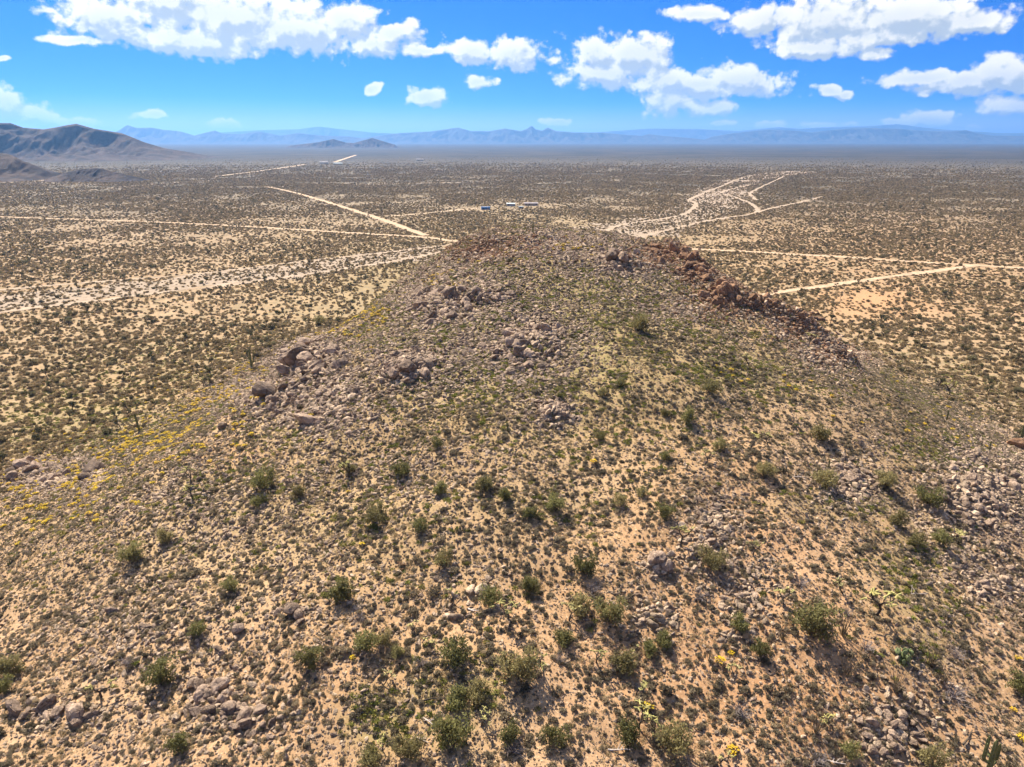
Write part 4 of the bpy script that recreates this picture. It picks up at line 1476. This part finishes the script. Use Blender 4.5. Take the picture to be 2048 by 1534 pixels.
# spring grass tufts
n = 230000
x, y = rng.uniform(-150, 150, n), rng.uniform(30, 260, n)
z = terrain(x, y)
ok, px, py, dep = inview(x, y, z, 100)
ok &= rng.random(n) < field(GREENS, px, py) * np.clip((fbm(x / 4, y / 4, 91, 3) - 0.36) * 4, 0, 1)
x, y, z = x[ok], y[ok], z[ok]
n = len(x)
size = rng.uniform(0.5, 1.2, n)
scatter('spring_grass', 'patches of short yellow green spring grass between the rocks', TUFT, np.stack([x, y, z - 0.03], -1),
        np.stack([x * 0, x * 0, rng.uniform(0, 6.28, n)], -1), np.stack([size, size, size * rng.uniform(0.6, 1.2, n)], -1), rng.integers(0, 4, n))
print('grass', n)


# ------------------------------------------------------------------ the plain
def wedge(n, r0, r1, rng, half=0.70, power=1.0):
    """points in the seen wedge of the plain, thinning out with distance for power < 2"""
    u = rng.random(n)
    r = (r0 ** power + u * (r1 ** power - r0 ** power)) ** (1 / power)
    a = rng.uniform(-half, half, n)
    return r * np.sin(a), r * np.cos(a)


def plain_ok(x, y, rng, dense, rmax):
    z = terrain(x, y)
    ok, px, py, dep = inview(x, y, z, 120)
    pat = fbm(x / 60.0, y / 60.0, 121, 3)
    p = dense * np.clip(0.5 + 1.9 * (pat - 0.36), 0.15, 1) * (1 - 0.93 * field(BARES, px, py)) * (1 - sstep(0.6, 5.0, z))
    p = p * (1 - 0.93 * sstep(0.5 * rmax, rmax, np.hypot(x, y)))
    ok &= rng.random(len(x)) < p
    x, y, z = x[ok], y[ok], z[ok]
    k = ~near_line(x, y, 0.1) & ~(near_line(x, y, 0.0, BEDS) & (rng.random(len(x)) < 0.38))
    return x[k], y[k], z[k]


x, y = wedge(450000, 95, 2400, rng, 0.70, 1.15)
x, y, z = plain_ok(x, y, rng, 1.0, 2400)
size = (0.65 + 0.9 * rng.random(len(x)) ** 1.5) * (1 + 0.0006 * np.hypot(x, y))
family('scrub_bush', 'bush', 'low scrub bushes', 'low olive tan bush',
       'endless low olive and tan scrub covering the plain', 'plain_scrub', SCRUB, x, y, z, size, rng, sink=0.05)
x, y = wedge(100000, 120, 3600, rng, 0.70, 1.4)
x, y, z = plain_ok(x, y, rng, 0.75, 3600)
size = 0.34 + 0.75 * rng.random(len(x)) ** 2.2
PSX = (x, y, z, size)


def family2(name, cat, group, label, parts, stufflabel, stuffname, pairs, joins, x, y, z, size, rng, nind=300, sink=0.08, avoid=()):
    ok, px, py, dep = inview(x, y, z, 0)
    show = np.where(ok & (px > 15) & (px < 2033) & (py < 1500), size / np.nan_to_num(dep, nan=1e9), 0)
    order = np.argsort(-show)
    rz = rng.uniform(0, 6.28, len(x))
    vid = rng.integers(0, len(pairs), len(x))
    q1, q2 = np.quantile(size[order[:nind]], (0.33, 0.75))
    for i in order[:nind]:
        e = empty(name, (x[i], y[i], z[i] - sink), rz[i], size[i])
        w_ = where(px[i], py[i], z[i])
        tag(e, '%s %s %s' % (sizeword(size[i], q1, q2), label, w_), cat, group + ' ' + w_)
        child(parts[0], pairs[vid[i]][0], e)
        child(parts[1], pairs[vid[i]][1], e)
    r = order[nind:]
    if len(r):
        scatter(stuffname, stufflabel, joins, np.stack([x[r], y[r], z[r] - sink], -1), np.stack([r * 0.0, r * 0.0, rz[r]], -1),
                np.stack([size[r]] * 3, -1), vid[r])
    print(name, len(x))


x, y, z, size = PSX
family2('desert_shrub', 'shrub', 'dark shrubs', 'dark green round shrub', ('stems', 'foliage'),
        'dark green shrubs scattered over the far plain', 'far_shrubs', PSHRUB, PSHRUB_J, x, y, z, size, rng)
x, y = wedge(26000, 110, 2800, rng, 0.70, 1.4)
x, y, z = plain_ok(x, y, rng, 0.7, 2800)
size = 0.5 + 0.7 * rng.random(len(x))
family2('yucca_tree', 'tree', 'branching yucca trees', 'branching spiky yucca tree', ('trunk', 'crown'),
        'branching spiky yucca trees scattered over the far plain', 'far_yucca_trees', JOSH, JOSH_J, x, y, z, size, rng)

# ------------------------------------------------------------------ shrubs one can point at on the hill: px, py of the foot, width px, label
HSH = [
    (803, 952, 38, 'upright green shrub left of centre with dark shadow below'), (880, 988, 32, 'round green shrub just right of the upright one'),
    (970, 980, 42, 'wide green shrub above the middle of the slope'), (1110, 1020, 40, 'bushy green shrub near the middle of the slope'),
    (1240, 1012, 26, 'small green shrub right of the bushy middle one'), (1283, 992, 26, 'left one of two small shrubs near the gully'),
    (1330, 1034, 34, 'green shrub at the upper edge of the orange soil'), (1172, 1148, 42, 'dark green rounded shrub below the middle of the slope'),
    (1425, 1136, 46, 'neat round green shrub right of the dark broken rock'), (1160, 1228, 48, 'grey green shrub of the pair right of the tall cholla'),
    (1222, 1242, 54, 'brownish shrub of the pair right of the tall cholla'), (980, 1208, 40, 'olive shrub left of the tall yellow cholla'),
    (910, 1328, 58, 'large spreading olive shrub at bottom centre'), (1040, 1355, 66, 'largest round shrub at bottom centre over yellow grass'),
    (915, 1412, 46, 'olive shrub below the spreading one at bottom centre'), (957, 1398, 48, 'brown bare looking shrub beside yellow green grass'),
    (1128, 1288, 42, 'upright olive shrub between two chollas'), (732, 1302, 44, 'grey green shrub left of a darker twin'),
    (768, 1290, 32, 'dark green shrub touching a grey green one'), (795, 1312, 30, 'small grey shrub below the dark twin shrub'),
    (620, 1332, 46, 'round shrub in the lower left middle of the slope'), (323, 1368, 50, 'big green shrub near the bottom left'),
    (683, 1198, 50, 'dense olive shrub on the left middle slope'), (461, 1182, 30, 'narrow dark shrub on the left slope'),
    (885, 1132, 36, 'small tree like shrub above the bottom centre'), (598, 992, 28, 'dark narrow shrub on the upper left slope'),
    (525, 978, 44, 'wide dark shrub on the upper left slope'), (515, 1012, 26, 'small dark shrub below the wide one'),
    (1530, 952, 36, 'rounded shrub on the right slope with dark shadow'), (1650, 977, 44, 'olive shrub beside the pink grey slab outcrop'),
    (1625, 1268, 74, 'largest spreading shrub on the lower right slope'), (1478, 1257, 38, 'shrub among pale scree on the lower right'),
    (1250, 1342, 52, 'grey green shrub over bare yellow ground'), (1300, 1306, 36, 'low olive shrub at the edge of yellow ground'),
    (1328, 1292, 34, 'small olive shrub right of the low one'), (1346, 1504, 62, 'large olive shrub at the bottom right of centre'),
    (1256, 1482, 52, 'dark shrub beside a leaning cholla at the bottom'), (900, 1484, 62, 'straggly grey shrub at the bottom centre left'),
    (1700, 1512, 34, 'small green shrub by the bottom rock field'), (1018, 1484, 44, 'brown thin shrub at the bottom centre'),
    (1108, 1484, 46, 'low brownish shrub at the bottom centre right'), (700, 945, 26, 'slim brown shrub at the upper middle left'),
    (20, 1348, 40, 'green shrub cut by the left edge'), (6, 1384, 30, 'small shrub in the lower left corner'),
    (265, 1122, 42, 'grey olive shrub on the far left slope'), (750, 1044, 46, 'dark ragged shrub on the left middle slope'),
    (1060, 1184, 40, 'dark sprawling shrub above the tall cholla'), (1375, 846, 36, 'dark shrub with long shadow on the upper right slope'),
    (1420, 786, 36, 'dark shrub beside bright yellow green grass'), (1280, 662, 38, 'pale topped shrub high on the green slope'),
    (1240, 772, 20, 'tiny dark shrub on the green right slope'), (1205, 792, 20, 'tiny dark shrub left of its twin on the green slope'),
    (1330, 832, 20, 'tiny dark shrub above the gully'), (1120, 796, 16, 'small bright yellow green shrub on the hill centre'),
    (840, 1062, 30, 'brownish green shrub above the left middle slope'), (395, 1268, 30, 'small twin topped shrub on the left slope'),
    (330, 1085, 30, 'pale grey green bush on the left slope'), (1520, 1310, 34, 'green shrub on orange soil at lower right'),
    (820, 1512, 50, 'wide dry shrub cut by the bottom edge'), (740, 1530, 40, 'olive shrub cut by the bottom edge left of centre'),
    (360, 1500, 40, 'pale bush near the bottom left edge'), (1880, 1090, 30, 'low dark shrub on the far right slope'),
    (1830, 1090, 28, 'olive bush beside the low dark shrub'), (2040, 1385, 40, 'bright green shrub at the right edge'),
    (1860, 1530, 40, 'yellow green shrub at the bottom edge right'), (1770, 975, 34, 'low grey green shrub right of the slab outcrop'),
    (1860, 1010, 40, 'wide low shrub on the right slope'), (1795, 1050, 34, 'low dark shrub below the slab outcrop'),
    (1010, 1000, 30, 'small brown shrub near the middle of the slope'), (1060, 1035, 34, 'olive shrub left below the bushy middle one'),
    (1330, 920, 22, 'small shrub beside the gully on the right'), (1200, 880, 22, 'small shrub on the stony centre right'),
    (1640, 880, 40, 'yellowish shrub on the right shoulder'), (1440, 900, 26, 'small shrub beside an old cholla on the right'),
    (875, 895, 22, 'small dark shrub under the central outcrop'), (640, 650, 20, 'small green shrub on the left ridge')]
rng = np.random.default_rng(31)
P = unproj([q[0] for q in HSH], [q[1] for q in HSH])
for i, (qx, qy, w, label) in enumerate(HSH):
    s = w * math.dist((0, 0, H), P[i]) / FPX / 3.0
    e = empty('desert_shrub', (P[i][0], P[i][1], P[i][2] - 0.1), rng.uniform(0, 6.28), (s, s, s * rng.uniform(1.05, 1.35)))
    tag(e, label, 'shrub', 'shrubs on the hill')
    k = int(rng.integers(5))
    child('stems', SHRUB[k][0], e)
    child('foliage', SHRUB[k][1], e)

# dead grey bushes
DB = [(1186, 1184, 38, 'grey dead bush above the shrub pair'), (1600, 1172, 40, 'grey leafless bush above the largest right shrub'), (1397, 1198, 38, 'dark leafless bush left of the pale scree'),
      (1731, 1300, 36, 'grey leafless bush beside two ocotillos'), (1482, 1428, 50, 'grey leafless bush on orange soil'), (1905, 1395, 48, 'grey leafless bush above the bottom right corner'),
      (1912, 1315, 38, 'grey leafless bush on the far right slope'), (1226, 1335, 36, 'grey dead bush touching a green shrub'), (256, 1328, 30, 'silvery dead bush on the lower left slope'),
      (1024, 1504, 50, 'fan of grey dead twigs at the bottom centre'), (1632, 1524, 46, 'grey dead bush at the bottom edge'), (1690, 1228, 28, 'grey dead bush beside the broken cholla'),
      (1722, 892, 34, 'grey dead bush high on the right slope'), (843, 1330, 36, 'grey dead bush under the spreading olive shrub'), (832, 700, 26, 'grey dead bush on the upper left outcrop'),
      (930, 730, 26, 'grey dead bush in the mid slope rocks'), (1120, 1320, 30, 'small grey dead bush near the central chollas'), (720, 1240, 30, 'grey dead bush on the left middle slope')]
P = unproj([q[0] for q in DB], [q[1] for q in DB])
for i, (qx, qy, w, label) in enumerate(DB):
    s = w * math.dist((0, 0, H), P[i]) / FPX / 1.7
    tag(single('dead_bush', TWIG[i % 4], tuple(P[i]), (0, 0, rng.uniform(0, 6.28)), s), label, 'bush', 'dead grey bushes')

# chollas: px, py of the foot, height px, label
CH = [(1015, 1238, 58, 'tall cholla with bright yellow joints at bottom centre'), (1190, 1322, 46, 'dark stemmed cholla right of the largest centre shrub'), (1088, 1332, 50, 'pale cholla beside the largest centre shrub'),
      (900, 1206, 40, 'yellowish cholla on open gravel'), (1138, 1240, 46, 'leaning cholla in front of the shrub pair'), (1270, 1392, 44, 'cholla with bright green tips over yellow ground'),
      (1278, 1462, 56, 'cholla leaning beside a dark shrub at the bottom'), (1306, 1480, 46, 'crooked cholla beside its leaning neighbour'), (765, 1372, 34, 'small cholla on the lower left middle'),
      (880, 1050, 34, 'cholla on the stony middle slope'), (1360, 1092, 52, 'old tall cholla with bare lower stem'), (1567, 1215, 44, 'tall cholla above the largest right shrub'),
      (1752, 1228, 66, 'large broken cholla with dark limbs'), (1690, 1190, 40, 'dark dead looking cholla left of the broken one'), (1462, 1362, 34, 'bright tipped cholla on orange soil'),
      (205, 1392, 52, 'thin dark cholla near the bottom left'), (1505, 1112, 38, 'thin dark cholla on the right middle slope'), (830, 1268, 30, 'small dark cholla left of centre'), (962, 1455, 40, 'dark bare cholla at the bottom centre'),
      (875, 1140, 34, 'cholla touching a small tree like shrub'), (1410, 930, 34, 'cholla on the upper right slope'), (1500, 895, 44, 'dark cholla on the right slope'), (1535, 890, 30, 'slim cholla beside the dark one'),
      (1900, 1090, 40, 'slim cholla on the far right slope'), (700, 955, 40, 'tall brown cholla on the upper left slope'), (390, 1000, 36, 'brown cholla on the left slope'), (400, 990, 30, 'thin cholla beside the brown one'),
      (1275, 1310, 24, 'small cholla above the yellow ground'), (765, 1500, 36, 'cholla at the bottom left of centre'), (860, 1290, 30, 'small pale cholla near the spreading shrub'), (1425, 740, 28, 'cholla on the green right shoulder'),
      (1500, 730, 30, 'cholla above bright grass on the right shoulder'), (1080, 490, 22, 'dark branching cholla on the summit'), (1115, 497, 20, 'dark branching cholla right of its summit twin'), (1165, 485, 18, 'small cholla at the right of the summit'),
      (1900, 790, 30, 'cholla at the right foot of the hill'), (1620, 690, 26, 'cholla below the right rib'), (385, 970, 40, 'dark cholla high on the left slope'), (1665, 1470, 36, 'thin cholla near the bottom rock field'),
      (1440, 1525, 40, 'cholla cut by the bottom edge')]
P = unproj([q[0] for q in CH], [q[1] for q in CH])
for i, (qx, qy, w, label) in enumerate(CH):
    d = ray(qx, qy)
    s = w * math.dist((0, 0, H), P[i]) / FPX / 2.0
    e = empty('cholla_cactus', (P[i][0], P[i][1], P[i][2] - 0.05), rng.uniform(0, 6.28), s)
    tag(e, label, 'cactus', 'chollas on the hill')
    k = i % 6
    child('trunk', CHOL[k][0], e)
    child('joints', CHOL[k][1], e)

# ocotillos: fans of thin wands
OC = [(1686, 1272, 50, 'ocotillo fan right of the largest right shrub'), (1695, 1352, 50, 'ocotillo fan on orange soil below its twin'), (1862, 1332, 44, 'ocotillo fan on the far right slope'),
      (1790, 1384, 48, 'dense ocotillo fan left of the pale rocks'), (1565, 1280, 36, 'small ocotillo left of the largest right shrub'), (1418, 1322, 30, 'small dark ocotillo on orange soil'),
      (1632, 1468, 44, 'ocotillo fan near the bottom rock field'), (1884, 1370, 36, 'faint ocotillo above the grey dead bush'), (1625, 1385, 30, 'short ocotillo on orange soil')]
P = unproj([q[0] for q in OC], [q[1] for q in OC])
WAND = []
for k in range(8):
    b = MB()
    g = np.random.default_rng(700 + k)
    lean = 0.12 + 0.5 * (k % 4) / 3
    p = bent((0.05, 0, -0.1), (lean, 0, 1), 2.6 + 0.5 * g.random(), 8, g, 0.06, 0.01)
    b.tube(p, np.linspace(0.030, 0.012, 9), 4)
    WAND.append(b.make('ocotillo_wand%d' % k, [M['ocotillo']]))
for i, (qx, qy, w, label) in enumerate(OC):
    s = w * math.dist((0, 0, H), P[i]) / FPX / 2.3
    e = empty('ocotillo', tuple(P[i]), rng.uniform(0, 6.28), s)
    tag(e, label, 'ocotillo', 'ocotillos on the hill')
    nw = 15
    for k in range(nw):
        o = child('wand', WAND[int(rng.integers(8))], e)
        o.rotation_euler = (0, 0, k / nw * 6.28 + rng.uniform(-0.2, 0.2))
        q = rng.uniform(0.75, 1.1)
        o.scale = (q, q, q)

# saguaros
SG = [(1974, 1552, 62, 3, 'saguaro with raised arms at the bottom right corner'), (503, 735, 34, 2, 'tall armed saguaro on the yellow left slope'), (279, 862, 30, 0, 'single column saguaro leaning on the far left slope'),
      (1657, 937, 16, 0, 'small barrel like cactus above the slab outcrop'), (1066, 468, 20, 0, 'lone thin saguaro on the summit skyline'), (1893, 842, 18, 0, 'short saguaro at the right foot of the hill'),
      (1978, 902, 16, 0, 'small saguaro near the right edge slab'), (2043, 876, 30, 0, 'saguaro at the right edge'), (1015, 862, 16, 0, 'tiny saguaro below the central outcrop'), (583, 680, 12, 0, 'tiny saguaro behind the left shoulder pile')]
P = unproj([q[0] for q in SG], [min(q[1], 1556) for q in SG])
for i, (qx, qy, w, arms, label) in enumerate(SG):
    h = w * math.dist((0, 0, H), P[i]) / FPX * 1.12
    e = empty('saguaro', tuple(P[i]), rng.uniform(-0.4, 0.4))
    if i == 2:
        e.rotation_euler = (0, -0.10, 0)
    tag(e, label, 'cactus', 'saguaros on the hill')
    p, r = column_path(h)
    b = MB()
    rad = 0.038 * h + 0.04
    ribbed(b, p, r * rad)
    child('trunk', b.make('saguaro_trunk', [M['saguaro']]), e)
    for k in range(arms):
        a = (0.2, math.pi - 0.3, math.pi * 0.5)[k]
        z0 = h * (0.28, 0.40, 0.5)[k]
        ax = np.array([math.cos(a), math.sin(a), 0])
        L = h * (0.42, 0.36, 0.3)[k]
        out = rad * 2.6
        path = np.array([ax * rad * 0.4 + (0, 0, z0), ax * (rad + out * 0.4) + (0, 0, z0 + out * 0.08), ax * (rad + out * 0.85) + (0, 0, z0 + out * 0.45)]
                        + [ax * (rad + out) + (0, 0, z0 + out + L * t) for t in np.linspace(0, 1, 6)])
        rr = rad * 0.68 * np.array([0.7, 0.85, 0.95, 1, 1, 1, 0.95, 0.75, 0.4])
        b = MB()
        ribbed(b, path, rr)
        child('arm', b.make('saguaro_arm', [M['saguaro']]), e)

# bleached dead wood on the ground
DL = [(1833, 1190, 44, 'pale forked dead branch on the right slope'), (1596, 958, 34, 'pale dead branch beside the slab outcrop'), (868, 1396, 40, 'dark dead log over yellow grass'), (846, 1482, 26, 'pale dead log at the bottom centre left'),
      (858, 1446, 30, 'forked dead branch above the pale log'), (1940, 1470, 60, 'dark fallen trunk near the bottom right corner'), (1668, 1526, 34, 'pale dead log at the bottom edge'), (1238, 1500, 40, 'tangle of pale dead branch at the bottom'),
      (945, 1225, 26, 'thin pale branch lying left of the chollas'), (1690, 1038, 20, 'short pale branch on the right slope')]
P = unproj([q[0] for q in DL], [q[1] for q in DL])
for i, (qx, qy, w, label) in enumerate(DL):
    L = w * math.dist((0, 0, H), P[i]) / FPX
    g = np.random.default_rng(800 + i)
    e = empty('dead_branch', tuple(P[i]), rng.uniform(-0.9, 0.9))
    tag(e, label, 'branch', 'dead wood on the hill')
    mat = M['bark'] if 'dark' in label else M['palewood']
    b = MB()
    p = bent((-L / 2, 0, 0.10), (1, 0, 0.04), L, 7, g, 0.10)
    p[:, 2] = np.clip(p[:, 2], 0.06, 0.5)
    b.tube(p, np.linspace(0.09, 0.03, 8), 6)
    child('stem', b.make('dead_stem', [mat]), e)
    for k in range(3):
        b = MB()
        t = bent(p[2 + k], (0.6, g.choice([-1, 1]) * 0.8, 0.45), L * 0.4, 4, g, 0.2)
        b.tube(t, np.linspace(0.04, 0.012, 5), 5)
        child('twig', b.make('dead_fork', [mat]), e)

# prickly pear
P = unproj([1805], [1318])[0]
e = empty('prickly_pear', tuple(P), 0.4)
tag(e, 'prickly pear cactus with shiny round pads on the lower right', 'cactus')
pm, N_, b_, o_ = new_mat('cactus_pad')
b_.inputs['Base Color'].default_value = (0.17, 0.20, 0.085, 1)
b_.inputs['Roughness'].default_value = 0.45
v, f = ICO[2]
padme = bpy.data.meshes.new('cactus_pad')
padme.from_pydata((v * np.array([0.24, 0.055, 0.30])).tolist(), [], f)
padme.materials.append(pm)
padme.polygons.foreach_set('use_smooth', np.ones(len(padme.polygons), bool))
g = np.random.default_rng(5)
for k in range(26):
    lev = k % 3
    a = g.uniform(0, 6.28)
    rr = g.uniform(0.1, 0.75)
    o = child('pad', padme, e)
    o.location = (math.cos(a) * rr, math.sin(a) * rr, 0.22 + 0.36 * lev)
    o.rotation_euler = (g.normal() * 0.35, g.normal() * 0.35, g.uniform(0, 6.28))


# ------------------------------------------------------------------ buildings on the plain
def flat_mat(name, c, rough=0.6):
    m, N, b, o = new_mat(name)
    pos = N.n('ShaderNodeTexCoord').outputs['Object']
    f = N.noise(pos, 1.3, 4.0)
    N.put(b.inputs['Base Color'], N.mix(N.ramp(f, 0.3, 0.7, 0.0, 0.35), c4(c), c4([q * 0.7 for q in c])))
    b.inputs['Roughness'].default_value = rough
    return m


M['bluemetal'] = flat_mat('blue_metal', (0.07, 0.17, 0.36))
M['white'] = flat_mat('white_siding', (0.42, 0.40, 0.37))
M['tealroof'] = flat_mat('teal_roof', (0.48, 0.55, 0.55))
M['greyroof'] = flat_mat('grey_roof', (0.34, 0.30, 0.30))
M['glass'] = flat_mat('window_glass', (0.05, 0.06, 0.08), 0.2)
M['tan'] = flat_mat('tan_wall', (0.46, 0.36, 0.26))


def box(w, d, h0, h1):
    v = [(sx * w / 2, sy * d / 2, z) for z in (h0, h1) for sy in (-1, 1) for sx in (-1, 1)]
    return v, [[0, 2, 3, 1], [4, 5, 7, 6], [0, 1, 5, 4], [2, 6, 7, 3], [0, 4, 6, 2], [1, 3, 7, 5]]


def house(px, py, w, d, h, rz, wall, roof, label, pitch=0.35):
    x, y = plane(np.array([px], float), np.array([py], float))
    e = empty('house', (float(x[0]), float(y[0]), 0), rz)
    tag(e, label, 'house', 'buildings on the plain')
    v, f = box(w, d, -0.2, h)
    link_mesh('wall', v, f, M[wall], e)
    rh = d / 2 * pitch
    o = 0.45
    rv = [(-w / 2 - o, -d / 2 - o, h - 0.1), (w / 2 + o, -d / 2 - o, h - 0.1), (w / 2 + o, d / 2 + o, h - 0.1), (-w / 2 - o, d / 2 + o, h - 0.1),
          (-w / 2 - o, 0, h + rh), (w / 2 + o, 0, h + rh), (-w / 2 - o, -d / 2 - o, h + 0.05), (w / 2 + o, -d / 2 - o, h + 0.05), (w / 2 + o, d / 2 + o, h + 0.05), (-w / 2 - o, d / 2 + o, h + 0.05)]
    rf = [[0, 3, 2, 1], [0, 1, 7, 6], [2, 3, 9, 8], [6, 7, 5, 4], [8, 9, 4, 5], [0, 6, 4, 9, 3], [1, 2, 8, 5, 7]]
    link_mesh('roof', rv, rf, M[roof], e)
    nw = max(2, int(w / 3.5))
    for k in range(nw):
        xx = -w / 2 + (k + 0.5) * w / nw
        dr = k == nw // 2
        ww, z0, z1 = (1.0, 0.0, 2.0) if dr else (1.2, 0.9, 2.0)
        v, f = box(ww, 0.10, z0, min(z1, h - 0.15))
        v = [(a + xx, b - d / 2 - 0.03, c) for a, b, c in v]
        link_mesh('door' if dr else 'window', v, f, M['tan'] if dr else M['glass'], e)


house(971, 419, 9, 4, 2.6, 0.15, 'bluemetal', 'bluemetal', 'long blue metal building at the end of the track', 0.2)
house(1022, 412, 9, 5, 2.6, -0.1, 'white', 'tealroof', 'white house with teal roof right of the blue building')
house(1042, 417, 5, 3, 2.2, 0.3, 'white', 'tealroof', 'small white trailer in front of the white house', 0.15)
house(1062, 411, 15, 5, 2.6, 0.05, 'tan', 'greyroof', 'long house with grey mauve roof right of the white one')
house(648, 327, 26, 9, 4.0, 0.1, 'white', 'greyroof', 'white farm building far off on the left plain')
house(676, 329, 26, 8, 3.6, -0.1, 'white', 'tealroof', 'second white farm building right of the first')
house(840, 321, 24, 9, 4.0, 0.0, 'white', 'greyroof', 'tiny pale building far behind the track')
